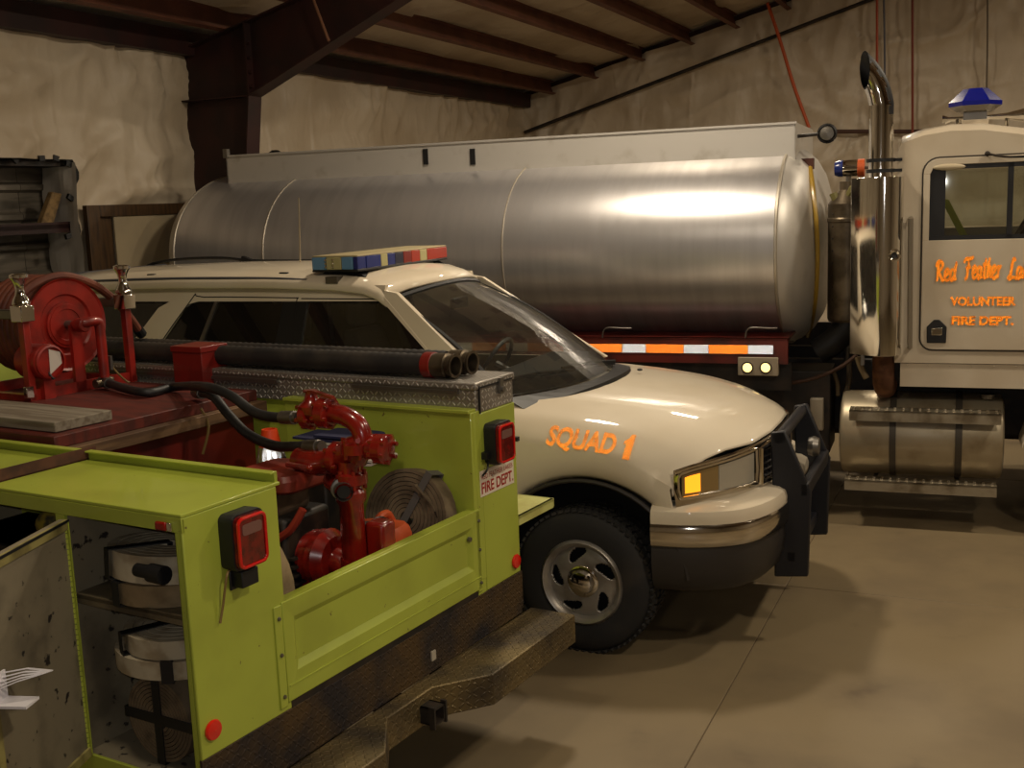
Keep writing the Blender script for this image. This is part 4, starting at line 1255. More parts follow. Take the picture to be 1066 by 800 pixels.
# inside
MB().loft([[(-.62, y, 1.30), (-.45, y, 1.36), (-.72, y, 1.37), (-.9, y, 1.28), (-.92, y, 1.05)] for y in (-.82, .82)], True, False).obj('dashboard', mat('dash_grey', (26, 25, 24), .7), sv)
for y in (-.42, .42):
    MB().box(-1.85, -1.35, y - .26, y + .26, 1.0, 1.14).hexa([(-2.0, y - .25, 1.1), (-1.84, y - .25, 1.1), (-1.84, y + .25, 1.1), (-2.0, y + .25, 1.1)], [(-2.12, y - .2, 1.6), (-2.0, y - .2, 1.6), (-2.0, y + .2, 1.6), (-2.12, y + .2, 1.6)]).box(-2.12, -2.0, y - .13, y + .13, 1.62, 1.78).obj('front_seat', mat('seat_cloth', (44, 42, 38), .9), sv, bevel=.03)
MB().box(-3.1, -2.55, -.7, .7, 1.0, 1.15).box(-3.15, -3.0, -.7, .7, 1.1, 1.6).obj('rear_seat', mat('seat_cloth', (44, 42, 38), .9), sv, bevel=.03)
c = Vector((-1.05, .42, 1.36)); pts = []
for k in range(25):
    a = 2 * PI * k / 24; pts.append(c + Vector((.09 * math.sin(a), .19 * math.cos(a), .17 * math.sin(a))))
MB().tube(pts, .014, 8, False).cyl(c, (-.85, .42, 1.26), .03, 8).obj('steering_wheel', M_BLACK, sv)
MB().box(-1.12, -1.08, -.1, .1, 1.78, 1.85).obj('inner_mirror', M_BLACK, sv, bevel=.01)
# luggage rails
for y in (.44,):
    pts = [(-2.05, y, 2.035), (-2.15, y, 2.062), (-2.9, y, 2.075), (-3.2, y, 2.10), (-3.55, y, 2.10), (-3.85, y, 2.07), (-4.0, y, 2.0)]
    MB().tube(smooth(pts, 4), .011, 8).obj('luggage_rail', M_BLACK, sv)
    MB().hexa([(-3.05, y - .03, 2.06), (-2.75, y - .02, 2.06), (-2.75, y + .02, 2.06), (-3.05, y + .03, 2.06)], [(-3.03, y - .02, 2.115), (-2.95, y - .02, 2.085), (-2.95, y + .02, 2.085), (-3.03, y + .02, 2.115)]).obj('rail_foot', M_BLACK, sv, bevel=.006)
MB().hexa([(-4.12, -.55, 1.93), (-3.75, -.6, 2.02), (-3.75, .6, 2.02), (-4.12, .55, 1.93)], [(-4.14, -.55, 2.0), (-3.85, -.58, 2.06), (-3.85, .58, 2.06), (-4.14, .55, 2.0)]).obj('rear_spoiler', mat('spoiler_grey', (66, 68, 76), .5), sv, bevel=.01)
a, b = SUV.at(311, 206, 1, .0), SUV.at(313, 284, 1, 0)
MB().tube([(b.x, 0, 2.05), (a.x, 0, a.z)], [.007, .004], 6).lathe([(.02, 0), (.02, .01), (.008, .03)], (b.x, 0, 2.055), n=10).obj('whip_antenna', mat('whip_steel', (190, 180, 160), .3, .8), sv)
for px, py in ((158, 288), (262, 281), (296, 291)):
    p = SUV.at(px, py, 1, -.55 if px != 262 else -.1)
    MB().box(p.x - .03, p.x + .03, p.y - .012, p.y + .012, 2.02, 2.055).obj('rail_clip', M_BLACK, sv, bevel=.004)
# roof light bar -----------------------------------------------------
LX0, LX1 = -1.78, -1.46
lb = MB().box(LX0, LX1, -.60, .60, 2.055, 2.068).obj('light_bar', M_BLACK, sv, bevel=.004)
lens = lambda nm, c, rg=.18: mat(nm, c, rg, coat=.5)
L_BLUE, L_NAVY, L_CLR, L_RED, L_DRED, L_SKY, L_SMK = lens('lens_blue', (34, 46, 112)), lens('lens_navy', (26, 30, 84)), lens('lens_clear', (176, 168, 120)), lens('lens_red', (164, 50, 24)), lens('lens_dark_red', (120, 34, 20)), lens('lens_sky', (98, 142, 182)), lens('lens_smoke', (40, 42, 58))
cuts = [(-.60, -.50, L_SKY), (-.50, -.32, L_BLUE), (-.32, -.235, L_CLR), (-.235, -.14, L_BLUE), (-.14, -.03, L_SMK), (-.03, .08, L_DRED), (.08, .20, L_RED), (.20, .30, L_CLR), (.30, .60, L_RED)]
for y0, y1, m in cuts[1:]:
    MB().box(LX0, LX1, y0 + .002, y1 - .002, 2.068, 2.142).obj('lens', m, lb, bevel=.004)
for x0, x1, m in ((LX0, LX0 + .10, L_SKY), (LX0 + .10, LX1 - .115, L_CLR), (LX1 - .115, LX1 - .035, L_SKY), (LX1 - .035, LX1, L_BLUE)):
    MB().box(x0 + .002, x1 - .002, -.60, -.502, 2.068, 2.142).obj('lens', m, lb, bevel=.004)
MB().box(LX0 + .004, LX1 - .004, -.595, .595, 2.142, 2.152).obj('bar_cover', mat('cover_cream', (170, 156, 118), .4), lb, bevel=.003)
for x in (LX0 + .12, LX0 + .17):
    for z in (2.085, 2.105, 2.125): MB().ball((x - .02, -.602, z), .009, 8, 6).obj('lamp_bead', M_CHROME, lb)
for y in (-.50, .50):
    MB().hexa([(LX0 - .02, y - .06, 2.0), (LX1 + .05, y - .06, 2.0), (LX1 + .05, y + .06, 2.0), (LX0 - .02, y + .06, 2.0)], [(LX0 + .06, y - .04, 2.058), (LX1 - .05, y - .04, 2.058), (LX1 - .05, y + .04, 2.058), (LX0 + .06, y + .04, 2.058)]).obj('bar_foot', M_BLACK, lb)
    MB().box(-1.66, -1.58, y - .15 if y < 0 else y + .06, y - .06 if y < 0 else y + .15, 1.99, 2.03).obj('gutter_clamp', M_STEEL, lb)
# front end ------------------------------------------------------------
NX = .9


def lip(u):
    """bonnet edge: u -1..1 across"""
    y = u * .95
    return Vector((NX - kfront(.9) * plan(y) + .004, y, lerp([0, .3, .6, .78, .9, .95], [1.13, 1.122, 1.100, 1.082, 1.066, 1.05], abs(y))))


M_CHR2 = mat('bright_trim', (214, 208, 198), .12, 1.0)
fc = []
for j in range(-14, 15):
    p = lip(j / 14)
    fc.append([p, Vector((p.x + .0, p.y, p.z - .10)), Vector((p.x + .012, p.y, .86)), Vector((p.x - .06, p.y, .83))])
MB().loft(fc, False, False).obj('nose_panel', M_CHR2, sv, sharp=40)
cl = [lip(j / 14) + Vector((.006, 0, -.012)) for j in range(-14, 15)]
MB().tube(cl, .011, 6).obj('bonnet_trim', M_CHR2, sv)


def face(y, z, dx=0.0):
    p = lip(y / .95)
    return Vector((p.x + dx, y, z))


def panel(ys, zlo, zhi, dx, nm, m, th=.012, parent=None):
    rg = []
    for y in ys:
        a, b = zlo(y), zhi(y)
        rg.append([face(y, a, dx), face(y, b, dx), face(y, b, dx - th), face(y, a, dx - th)])
    return MB().loft(rg).obj(nm, m, parent or sv, sharp=50)


def rng(a, b, n): return [a + (b - a) * i / (n - 1) for i in range(n)]


M_LAMPCLR = mat('headlamp_lens', (182, 178, 166), .22, .45, coat=.7, bump=.008, bscale=70, bstretch=(.2, 3, .2))
M_FLUTE = mat('corner_lens', (132, 108, 66), .15, coat=.6, bump=.03, bscale=60, bstretch=(1, 3, .2))
M_AMBER = mat('amber_flash_glow', (255, 170, 40), .3, emit=(255, 150, 30), estr=1.6)  # emission imitates the flash reflecting in the amber lens
for sg in (-1, 1):
    top = lambda y: lip(abs(y) / .95).z - .024
    s_ = lambda a, b, n: [sg * v for v in rng(a, b, n)]
    hl = panel(s_(.50, .94, 14), lambda y: .885 + .01 * abs(y), top, .004, 'headlamp', M_LINER)
    panel(s_(.525, .76, 8), lambda y: .91, lambda y: top(y) - .016, .016, 'headlamp_lens', M_LAMPCLR, .008, hl)
    panel(s_(.765, .925, 8), lambda y: .91, lambda y: top(y) - .014, .016, 'corner_lens', M_FLUTE, .008, hl)
    am = panel(s_(.855, .918, 5), lambda y: .925, lambda y: top(y) - .028, .019, 'turn_lamp', M_AMBER, .006, hl)
    am['label'] = 'amber corner lamp, its glow imitating a flash reflection'
    # chrome ring of the lamp
    ring = [face(sg * y, z, .014) for y, z in [(.50, .895)] + [(v, .893 + .012 * v) for v in rng(.55, .935, 8)]] + [face(sg * .943, .95, .012), face(sg * .944, top(.94) - .02, .012)] + [face(sg * v, top(v), .014) for v in rng(.935, .50, 10)] + [face(sg * .495, .97, .016), face(sg * .50, .895, .014)]
    MB().tube(ring, .012, 6).obj('lamp_bezel', M_CHR2, hl)
# grille
gr = panel(rng(-.46, .46, 13), lambda y: .885, lambda y: lip(abs(y) / .9).z - .035, .006, 'grille', M_LINER)
MB().tube([face(y, .885, .02) for y in rng(-.47, .47, 13)] + [face(y, lip(abs(y) / .9).z - .03, .02) for y in rng(.47, -.47, 13)] + [face(-.47, .885, .02)], .017, 8).obj('grille_surround', M_CHR2, gr)
for k in range(5):
    z = .915 + k * .036
    MB().tube([face(y, z, .014) for y in rng(-.45, .45, 11)], .006, 5).obj('grille_bar', M_POWDER, gr)
for k in range(19):
    y = -.43 + .86 * k / 18
    MB().cyl(face(y, .89, .012), face(y, lip(abs(y) / .9).z - .04, .012), .005, 5).obj('grille_bar', M_POWDER, gr)


# bumper: swept along its own bow
def bow(s):
    """s -1..1 right to left: a point on the bumper line"""
    a = abs(s); sg = 1 if s > 0 else -1
    P = smooth([(1.00, 0, 0), (.99, .30, 0), (.955, .58, 0), (.87, .79, 0), (.74, .905, 0), (.58, .965, 0), (.40, .985, 0)], 8)
    i = min(len(P) - 1, int(round(a * (len(P) - 1))))
    return Vector((P[i].x, sg * P[i].y, 0))


def sweep(prof, nm, m, parent=None, bev=0):
    rg = []
    S = [i / 48 for i in range(-48, 49)]
    for i, s in enumerate(S):
        p = bow(s); t = (bow(S[min(i + 1, 96)]) - bow(S[max(i - 1, 0)])).normalized(); n = Vector((t.y, -t.x, 0))
        rg.append([p + n * a + Vector((0, 0, z)) for a, z in prof])
    return MB().loft(rg).obj(nm, m, parent or sv, sharp=40)


bmp = sweep([(-.20, .845), (-.12, .868), (-.03, .858), (.004, .84), (.014, .81), (.012, .775), (-.02, .77), (-.08, .77)], 'front_bumper', M_PAINT)
sweep([(-.05, .772), (.016, .774), (.026, .755), (.022, .70), (.016, .665), (-.004, .648), (-.05, .648)], 'bumper_chrome', M_CHR2, bmp)
sweep([(-.06, .650), (-.002, .650), (.004, .60), (-.006, .52), (-.03, .44), (-.07, .40), (-.1, .40)], 'bumper_valance', M_VAL, bmp)
MB().box(.5, .85, -.7, .7, .5, .8).obj('bumper_core', M_LINER, bmp)
MB().box(-.5, .80, -.58, .58, .62, .9).obj('engine_bay', M_LINER, sv)
p = bow(-.45) + Vector((-.05, 0, .60))
# push bar ---------------------------------------------------------------
PBY = .36
prof_px = [(802, 451), (817, 449), (829, 478), (844, 513), (841, 601), (806, 601), (806, 560), (804, 513)]
pb = None
YP = -.40
pr = [SUV.at(a, b, 1, YP) for a, b in prof_px]
for y in (YP, YP + .80):
    m = MB().prism([(q.x, y, q.z) for q in pr], (0, .045, 0))
    o = m.obj('push_bar' if pb is None else 'upright', M_POWDER, sv if pb is None else pb, bevel=.008)
    if pb is None: pb = o
MB().tube([(pr[1].x - .03, YP, pr[1].z - .04), (pr[1].x - .03, YP + .845, pr[1].z - .04)], .032, 12).obj('cross_tube', M_POWDER, pb)
MB().box(pr[3].x - .06, pr[3].x - .01, YP, YP + .84, pr[3].z - .03, pr[3].z + .05).obj('cross_tube', M_POWDER, pb, bevel=.01)
MB().box(pr[4].x - .12, pr[4].x - .06, YP, YP + .84, pr[4].z + .07, pr[4].z + .14).obj('cross_tube', M_POWDER, pb, bevel=.01)
for dz in (.30, .5):
    z = pr[5].z + dz
for y in (YP + .02, YP + .8):
    MB().box(.75, pr[5].x + .05, y - .02, y + .03, .55, .62).obj('mount_arm', M_POWDER, pb)
MB().lathe([(.05, -.03), (.06, 0), (.05, .03)], (pr[3].x - .06, YP + .55, pr[3].z + .13), 'x', 14).obj('spot_lamp', M_STEEL, pb)
# lettering on the wing
a, b = SUV.at(569, 466, 1, -.968), SUV.at(640, 476.5, 1, -.960)
c_, d_ = SUV.at(571.5, 444.5, 1, -.945), 0
ux_ = (b - a); up_ = Vector((0, .12, 1))
tx = text('lettering', 'SQUAD', M_ORANGE, sv, a, ux_, up_, .112, ux_.length, .036, depth=1, shear=.12, label='orange lettering on the white wing')
# lay the letters on the skin of the wing
bpy.context.view_layer.update()
dg = bpy.context.evaluated_depsgraph_get()
from mathutils.bvhtree import BVHTree
bv = BVHTree.FromObject(body, dg)
one = [(0, 0), (.42, 0), (.42, 1.0), (.16, 1.0), (.10, .86), (-.16, .74), (-.16, .58), (.0, .64)]
a1 = SUV.at(648.5, 477.5, 1, -.959); u1 = ux_.normalized(); hgt = .112
vs_ = [a1 + u1 * (x * .085 + .013 * y) + up_.normalized() * (y * hgt) for x, y in one]
om = MB().add(vs_, [tuple(range(8))]).obj('lettering', M_ORANGE, sv, sharp=None)
bm = bmesh.new(); bm.from_mesh(om.data); bmesh.ops.triangulate(bm, faces=bm.faces[:]); bmesh.ops.subdivide_edges(bm, edges=bm.edges[:], cuts=2, use_grid_fill=True); bm.to_mesh(om.data); bm.free()
for v in list(tx.data.vertices) + list(om.data.vertices):
    hit = bv.ray_cast(Vector((v.co.x, -1.6, v.co.z)), Vector((0, 1, 0)))
    if hit[0]:
        v.co.y = hit[0].y - .003

sheeting(tx, M_ORANGE, .004, .004)
sheeting(om, M_ORANGE, .004, .004)
# ================================================================== lime utility truck (rear body)
M_LIME = mat('lime_paint', (168, 180, 66), .38, var=(156, 166, 60), vscale=3, vlo=.4, vhi=.7, var2=(104, 96, 44), v2scale=34, v2lo=.70, v2hi=.76, coat=.25)
M_LIMEIN = mat('scuffed_inner_paint', (128, 118, 96), .6, var=(96, 88, 72), vscale=5, vlo=.45, vhi=.7, var2=(40, 34, 30), v2scale=24, v2lo=.62, v2hi=.68)
M_LIMEPALE = mat('pale_lime_paint', (196, 198, 120), .45, var=(176, 172, 96), vscale=6)
M_DPLATE = tread('dark_chequer_plate', (52, 49, 52), (92, 74, 50), .5, .55, .024, .38, .62)
M_DSTEP = tread('step_chequer_plate', (70, 62, 52), (120, 104, 70), .45, .6, .026, .34, .6)
M_BPLATE = tread('bright_chequer_plate', (166, 160, 152), (136, 128, 118), .34, .6, .026, .35, .65, (206, 200, 192))
M_LENSR = mat('red_lamp_lens', (112, 12, 10), .12, coat=.6, var=(78, 6, 6), vscale=30)
M_REFL = mat('red_reflector', (214, 34, 18), .15, coat=.5)
BL = -2.7
ut = thing('utility_truck', 'lime green fire truck with steel utility body, chequer plate step and open side locker', 'truck', PICK)
ZT, ZB, CW, ZL = 1.523, .737, .42, .63
# near locker: shell pieces
MB().box(-.012, 0, 0, CW, ZB, ZT).obj('rear_panel', M_LIME, ut, bevel=.004)
MB().box(BL, -.0, 0, CW + .02, ZT, ZT + .012).obj('locker_top', M_LIME, ut, bevel=.003)
MB().box(BL, -.012, CW - .012, CW, ZL, ZT).obj('locker_inner_wall', M_LIME, ut)
MB().box(BL, -.012, .012, CW - .012, ZL - .015, ZL).obj('locker_floor', M_LIMEIN, ut)
hx = PICK.at(70, 546, 1, 0).x
zs = PICK.at(150, 550, 1, 0).z
MB().box(BL, 0, 0, .012, zs, ZT).obj('top_rail', M_LIME, ut, bevel=.002)
MB().box(BL, -.022, 0, .012, ZL - .1, ZL + .01).obj('bottom_rail', M_LIME, ut, bevel=.002)
lip_x = PICK.at(190, 640, 1, 0).x
MB().box(-.032, -.012, 0, .012, ZL, zs).box(-.032, -.03, 0, .03, ZL, zs).obj('door_jamb', M_LIME, ut)
MB().box(hx - .055, hx - .012, 0, .012, ZL, zs).obj('door_post', M_LIME, ut)
MB().box(hx - .055, hx - .045, .012, CW - .012, ZL, ZT).obj('locker_divider', M_LIMEIN, ut)
MB().box(-1.35, -1.34, .012, CW - .012, ZL, ZT).obj('locker_divider', M_LIMEIN, ut)
MB().box(BL, -1.34, 0, .012, ZL, zs).obj('side_panel', M_LIME, ut)
MB().box(hx - .045, -.014, CW - .016, CW - .013, ZL, ZT).box(-.015, -.013, .012, CW - .013, ZL, ZT).box(hx - .045, -.014, .012, CW - .013, ZT - .003, ZT - .001).obj('locker_lining', M_LIMEIN, ut)
shz = PICK.at(140, 632, 1, .03).z
sh = MB().box(hx - .044, -.016, .03, CW - .017, shz - .012, shz).box(hx - .044, -.016, .03, .036, shz - .03, shz + .004).obj('locker_shelf', mat('shelf_steel', (120, 108, 84), .6, .3, var=(84, 74, 58), vscale=8), ut)
# inner flange of the roof of the locker
fa, fb = PICK.at(68, 470, 2, ZT + .045), PICK.at(275, 492, 2, ZT + .045)
MB().box(BL, -.01, CW + .005, CW + .02, ZT, ZT + .045).box(BL, -.01, CW - .012, CW + .02, ZT + .04, ZT + .047).obj('top_flange', M_LIME, ut, bevel=.002)
# piano hinge and swung-open door
hg = MB(); n = 44
for k in range(n):
    z0 = ZL + .02 + (zs - ZL - .04) * k / n
    hg.cyl((hx - .006, -.006, z0), (hx - .006, -.006, z0 + (zs - ZL - .04) / n * .82), .0095, 8)
hg.box(hx - .04, hx - .006, -.004, 0, ZL + .02, zs - .02).box(hx - .006, hx + .012, -.006, -.002, ZL + .02, zs - .02)
hg.obj('piano_hinge', M_LIME, ut)
H = Vector((hx - .006, -.006, zs - .012)); D = PICK.at(0, 577, 2, zs - .012)
da = math.atan2(D.y - H.y, D.x - H.x)
dm = Matrix.Translation((H.x, H.y, 0)) @ Matrix.Rotation(da, 4, 'Z')
dw = .50
door = MB().box(0, dw, -.018, .004, ZL + .01, zs - .012).obj('locker_door', M_LIMEIN, ut, bevel=.003, label='locker door standing open, its scuffed pale inside showing')
door.matrix_local = dm
sgn = 1
MB().box(.0, dw, .004, .014, zs - .045, zs - .012).box(0, dw, .004, .014, ZL + .01, ZL + .04).box(dw - .03, dw, .004, .014, ZL + .01, zs - .012).obj('door_rim', mat('worn_rim', (150, 140, 84), .5, var=(110, 100, 60), vscale=12), door)
MB().box(0, dw, .0141, .018, zs - .020, zs - .012).obj('door_weatherstrip', M_BLACK, door)
# far locker
YW = 1.63
MB().box(-1.04, -.0, YW, 1.70, ZB, PICK.at(400, 424, 1, YW).z).obj('bed_side', M_LIME, ut, bevel=.004)
MB().box(BL, 0, 1.70, 2.0, ZB, ZT + .012).obj('far_locker', M_LIME, ut, bevel=.006)
MB().box(BL, -1.04, YW + .02, 1.70, ZB, 1.46).obj('bed_side', M_LIME, ut)
tz_ = PICK.at(400, 424, 1, YW).z
MB().box(-1.04, -.005, YW - .012, YW + .05, tz_ - .004, tz_ + .012).obj('side_flange', M_LIME, ut, bevel=.003)
MB().box(-.02, .002, 1.655, 1.70, .8, tz_).obj('gate_post', M_LIME, ut, bevel=.003)
MB().box(-.62, .0, 2.0, 2.335, .985, 1.0).box(-.62, .0, 2.33, 2.34, .96, 1.0).box(-.012, 0, 2.0, 2.335, .955, 1.0).obj('drop_door', M_LIMEPALE, ut, label='pale lime drop down door hanging out level on the far side')
# bed floor, chassis, wheels
MB().box(BL, 0, CW, YW, ZB, ZB + .04).obj('bed_floor', M_DARK, ut)
MB().box(BL, -2.66, CW, YW, ZB, 1.45).obj('bed_front', M_LIME, ut)
for y in (.6, 1.3): MB().box(-3.6, -.04, y, y + .08, .5, .70).obj('chassis_rail', M_DARK, ut)
MB().box(-.5, -.42, .1, 1.9, .46, .59).box(-2.3, -2.2, .1, 1.9, .46, .59).obj('cross_member', M_DARK, ut)
for y in (.16, 1.84):
    w_ = MB().lathe([(.2, -.12), (.34, -.125), (.37, -.08), (.37, .08), (.34, .125), (.2, .12), (.2, -.12)], (-1.45, y, .37), 'y', 36, False).obj('wheel', M_RUBBER, ut, sharp=40)
    MB().lathe([(.001, .06), (.1, .06), (.14, -.02), (.2, .09), (.2, -.09), (.001, -.06)], (-1.45, y, .37), 'y', 28, False).obj('rim', M_STEEL, w_)
MB().cyl((-1.45, .2, .37), (-1.45, 1.8, .37), .06, 12).obj('axle', M_DARK, ut)
for y in (.04, 1.96 - .28 - .0):
    pass
for y0, y1 in ((.02, .32), (1.68, 1.98)):
    w2 = MB().lathe([(.2, -.12), (.34, -.125), (.37, -.08), (.37, .08), (.34, .125), (.2, .12), (.2, -.12)], (-4.6, (y0 + y1) / 2, .37), 'y', 30, False).obj('wheel', M_RUBBER, ut, sharp=40)
MB().cyl((-4.6, .2, .37), (-4.6, 1.8, .37), .05, 12).obj('axle', M_DARK, ut)
MB().box(-5.2, -3.5, .6, .68, .5, .7).box(-5.2, -3.5, 1.3, 1.38, .5, .7).obj('chassis_rail', M_DARK, ut)
# cab of the truck, out of the picture
cb = MB()
cbp = [(-2.85, .72), (-4.0, .72), (-5.4, .72), (-5.5, 1.0), (-5.45, 1.18), (-4.3, 1.28), (-3.75, 1.78), (-2.95, 1.80), (-2.85, 1.3)]
cb.loft([[(x, y, z) for x, z in cbp] for y in (.12, 1.88)])
cb.obj('cab_shell', M_LIME, ut, bevel=.06, sharp=30)
# tailgate: pressed panel
TG0, TG1, TZ0, TZ1 = .40, 1.655, .765, PICK.at(397, 578, 0, 0).z
tg = MB()
tg.box(-.045, -.012, TG0, TG1, TZ0, TZ1)
fr_ = [(TG0, TZ0), (TG1, TZ0), (TG1, TZ1), (TG0, TZ1)]
i1 = [(TG0 + .05, TZ0 + .10), (TG1 - .06, TZ0 + .10), (TG1 - .06, TZ1 - .065), (TG0 + .05, TZ1 - .065)]
i2 = [(TG0 + .075, TZ0 + .125), (TG1 - .085, TZ0 + .125), (TG1 - .085, TZ1 - .09), (TG0 + .075, TZ1 - .09)]
tg.loft([[(-.012, y, z) for y, z in fr_], [(.006, y, z) for y, z in fr_], [(.006, y, z) for y, z in i1], [(-.010, y, z) for y, z in i2]], True, False)
tg.add([(-.010, y, z) for y, z in i2], [(0, 1, 2, 3)])
tgo = tg.obj('tailgate', M_LIME, ut, sharp=15, bevel=.003)
MB().box(.006, .009, TG0 + .01, TG1 - .01, TZ0 + .055, TZ0 + .060).obj('press_line', M_LIME, tgo)
for y, s in ((TG0 - .012, -1), (TG1 + .0, 1)):
    hp_ = MB().box(-.004, .006, y - .028, y + .010, TZ0 - .01, TZ1 - .005).obj('hinge_plate', M_LIME, ut, bevel=.003)
    for z in (TZ0 + .03, (TZ0 + TZ1) / 2, TZ1 - .05):
        MB().lathe([(.008, 0), (.006, .006), (.001, .007)], (.006, y - .008, z), 'x', 8).obj('bolt', M_STEEL, hp_)
MB().lathe([(.012, 0), (.010, .012), (.001, .014)], (-.006, TG1 - .075, TZ1 - .115), 'x', 10).obj('bolt', M_STEEL, tgo)


# lamps
def tail(y0, y1, z0, z1):
    yc, zc_ = (y0 + y1) / 2, (z0 + z1) / 2; w, h = (y1 - y0), (z1 - z0)
    o = MB().loft([[(x, yc + a * k, zc_ + b * k) for a, b in rrect(w, h, .025)] for x, k in ((.0, .98), (.05, 1.0), (.058, .98))]).obj('tail_lamp', M_BLACK, ut, sharp=30)
    MB().loft([[(x, yc + a * k, zc_ + b * k) for a, b in rrect(w * .9, h * .92, .022)] for x, k in ((.056, 1), (.068, .99), (.074, .94))]).obj('lamp_lens', M_LENSR, o, sharp=30)
    MB().loft([[(x, yc + a * k, zc_ + h * .22 + b * k) for a, b in rrect(w * .62, h * .2, .01)] for x, k in ((.07, 1), (.0765, .96))]).obj('reverse_lens', mat('reverse_lens', (120, 84, 76), .2), o)
    rg = [(.0745, yc + a, zc_ + b) for a, b in rrect(w * .82, h * .85, .02)]
    MB().tube(rg + [rg[0]], .006, 6, False).obj('lens_edge', mat('bright_red_edge', (206, 28, 22), .15, coat=.5), o)
    return o


a, b = PICK.at(239, 534, 0, .03), PICK.at(276, 592, 0, .06)
LW, LH = .145, .185
lz = PICK.at(262, 561, 0, .06).z; ly = PICK.at(262, 561, 0, .06).y
tail(ly - LW / 2 - .01, ly + LW / 2 - .01, lz - LH / 2, lz + LH / 2)
ry = PICK.at(527, 461, 0, .07).y; rz_ = PICK.at(527, 461, 0, .07).z
tail(ry - LW / 2, ry + LW / 2, rz_ - LH / 2, rz_ + LH / 2)
bk = MB().box(0, .05, ly - .045, ly + .03, lz - .155, lz - .10).box(.0, .008, ly - .055, ly + .05, lz - .165, lz - .10).obj('plate_lamp', M_BLACK, ut, bevel=.005)
MB().tube(smooth([(.01, ly - .05, lz - .09), (.03, ly - .09, lz - .10), (.015, ly - .10, lz - .19), (.01, ly - .115, lz - .25)], 4), .004, 6).obj('lamp_wire', mat('tan_wire', (120, 96, 50), .6), bk)
MB().tube(smooth([(.01, ry - .06, rz_ - .07), (.03, ry - .10, rz_ - .10), (.01, ry - .11, rz_ - .13)], 4), .005, 6).box(.0, .03, ry - .10, ry - .07, rz_ - .06, rz_ - .03).obj('lamp_wire', M_BLACK, ut)
MB().box(-.01, .012, 1.99, 2.012, rz_ - .04, rz_ - .02).obj('side_stud', M_BLACK, ut)
for px, py in ((221, 760), (536.5, 584.5)):
    p = PICK.at(px, py, 0, 0)
    MB().lathe([(.032, .0), (.034, .006), (.03, .012), (.001, .016)], (0, p.y, p.z), 'x', 20, False).obj('round_reflector', M_REFL, ut, label='round red reflector')
p0 = PICK.at(171, 547.5, 1, 0)
mk = MB().box(p0.x - .03, p0.x + .018, -.014, 0, p0.z - .014, p0.z + .014).obj('side_marker', mat('marker_red', (140, 20, 14), .2, coat=.4), ut, bevel=.006)
MB().box(p0.x + .018, p0.x + .038, -.010, 0, p0.z - .014, p0.z + .014).obj('marker_clip', M_CHROME, mk, bevel=.003)
# sticker
a, b = PICK.at(497, 498.5, 0, 0), PICK.at(534, 493, 0, 0)
sw_, shh = PICK.at(533.5, 497, 0, 0).y - PICK.at(497.5, 500, 0, 0).y, .115
zc_ = PICK.at(515, 498, 0, 0).z; y0 = PICK.at(497.5, 500, 0, 0).y + .012; sw_ -= .006
stk = MB().box(0.002, .004, y0, y0 + sw_, zc_ - shh / 2, zc_ + shh / 2).obj('sticker', mat('sticker_white', (222, 208, 190), .4), ut, label='white sticker lettered in red')
M_STRED = mat('sticker_red', (160, 34, 26), .5)
text('lettering', 'RED FEATHER LAKES', M_STRED, stk, (.0055, y0 + .012, zc_ + .018), (0, 1, 0), (0, 0, 1), .022, sw_ - .024, .0)
text('lettering', 'FIRE DEPT.', M_STRED, stk, (.0055, y0 + .008, zc_ - .045), (0, 1, 0), (0, 0, 1), .05, sw_ - .016, .02)
# chequer plate apron and step bumper
apz = .556
MB().box(-.02, .0, .0, 2.0, apz - .02, ZB).obj('rear_apron', M_DPLATE, ut, bevel=.002)
MB().box(-.02, .0, 2.0, 2.01, apz, ZB).obj('apron_edge', M_DPLATE, ut)
sz = .535
plan_ = [(.0, -.06), (.235, -.02), (.235, .62), (.08, .84), (.08, 1.14), (.235, 1.35), (.235, 2.08), (0, 2.08)]
bmp2 = MB().prism([(x, y, sz - .135) for x, y in plan_], (0, 0, .135)).obj('step_bumper', M_DSTEP, ut, sharp=15, bevel=.006)
MB().box(.0, .006, 1.25, 1.28, .585, .625).obj('apron_tag', mat('pale_tag', (170, 162, 146), .5), ut)
hy_ = PICK.at(447, 742, 0, .10).y; hz_ = PICK.at(447, 742, 0, .10).z
hy_ = 1.0 if abs(hy_ - 1.0) > .25 else hy_
hr = MB()
for (ya, yb, za, zb_) in ((-.035, .035, .027, .035), (-.035, .035, -.035, -.027), (-.035, -.027, -.035, .035), (.027, .035, -.035, .035)):
    hr.box(-.4, .15, hy_ + ya, hy_ + yb, hz_ + za, hz_ + zb_)
hr.box(.13, .155, hy_ - .045, hy_ - .035, hz_ - .045, hz_ + .045).box(.13, .155, hy_ + .035, hy_ + .045, hz_ - .045, hz_ + .045)
hr.obj('hitch_receiver', M_DARK, ut)
# long chequer plate box on the far locker
db0, db1 = -2.55, -.0
dzt = PICK.at(494, 399, 1, 1.68).z
dbx = thing('chequer_plate_box', 'long bright chequer plate tool box on top of the lime far locker', 'tool box', PICK, (0, 1.83, ZT + .012))
zz = ZT + .012
MB().box(db0, db1 - .004, -.15, .165, 0, dzt - zz - .03).obj('box_body', M_BPLATE, dbx, bevel=.004)
lid = MB().box(db0 - .004, db1 + .004, -.158, .172, dzt - zz - .032, dzt - zz).obj('lid', M_BPLATE, dbx, bevel=.006)
for xa, xb in ((PICK.at(368, 395, 1, 1.68).x, PICK.at(478, 404, 1, 1.68).x), (PICK.at(246, 391, 1, 1.68).x - .9, PICK.at(290, 393, 1, 1.68).x)):
    MB().box(xa, xb, -.168, -.15, .085, .10).box(xa, xb, -.158, -.15, .10, .115).obj('slide_rail', M_STEEL, dbx)
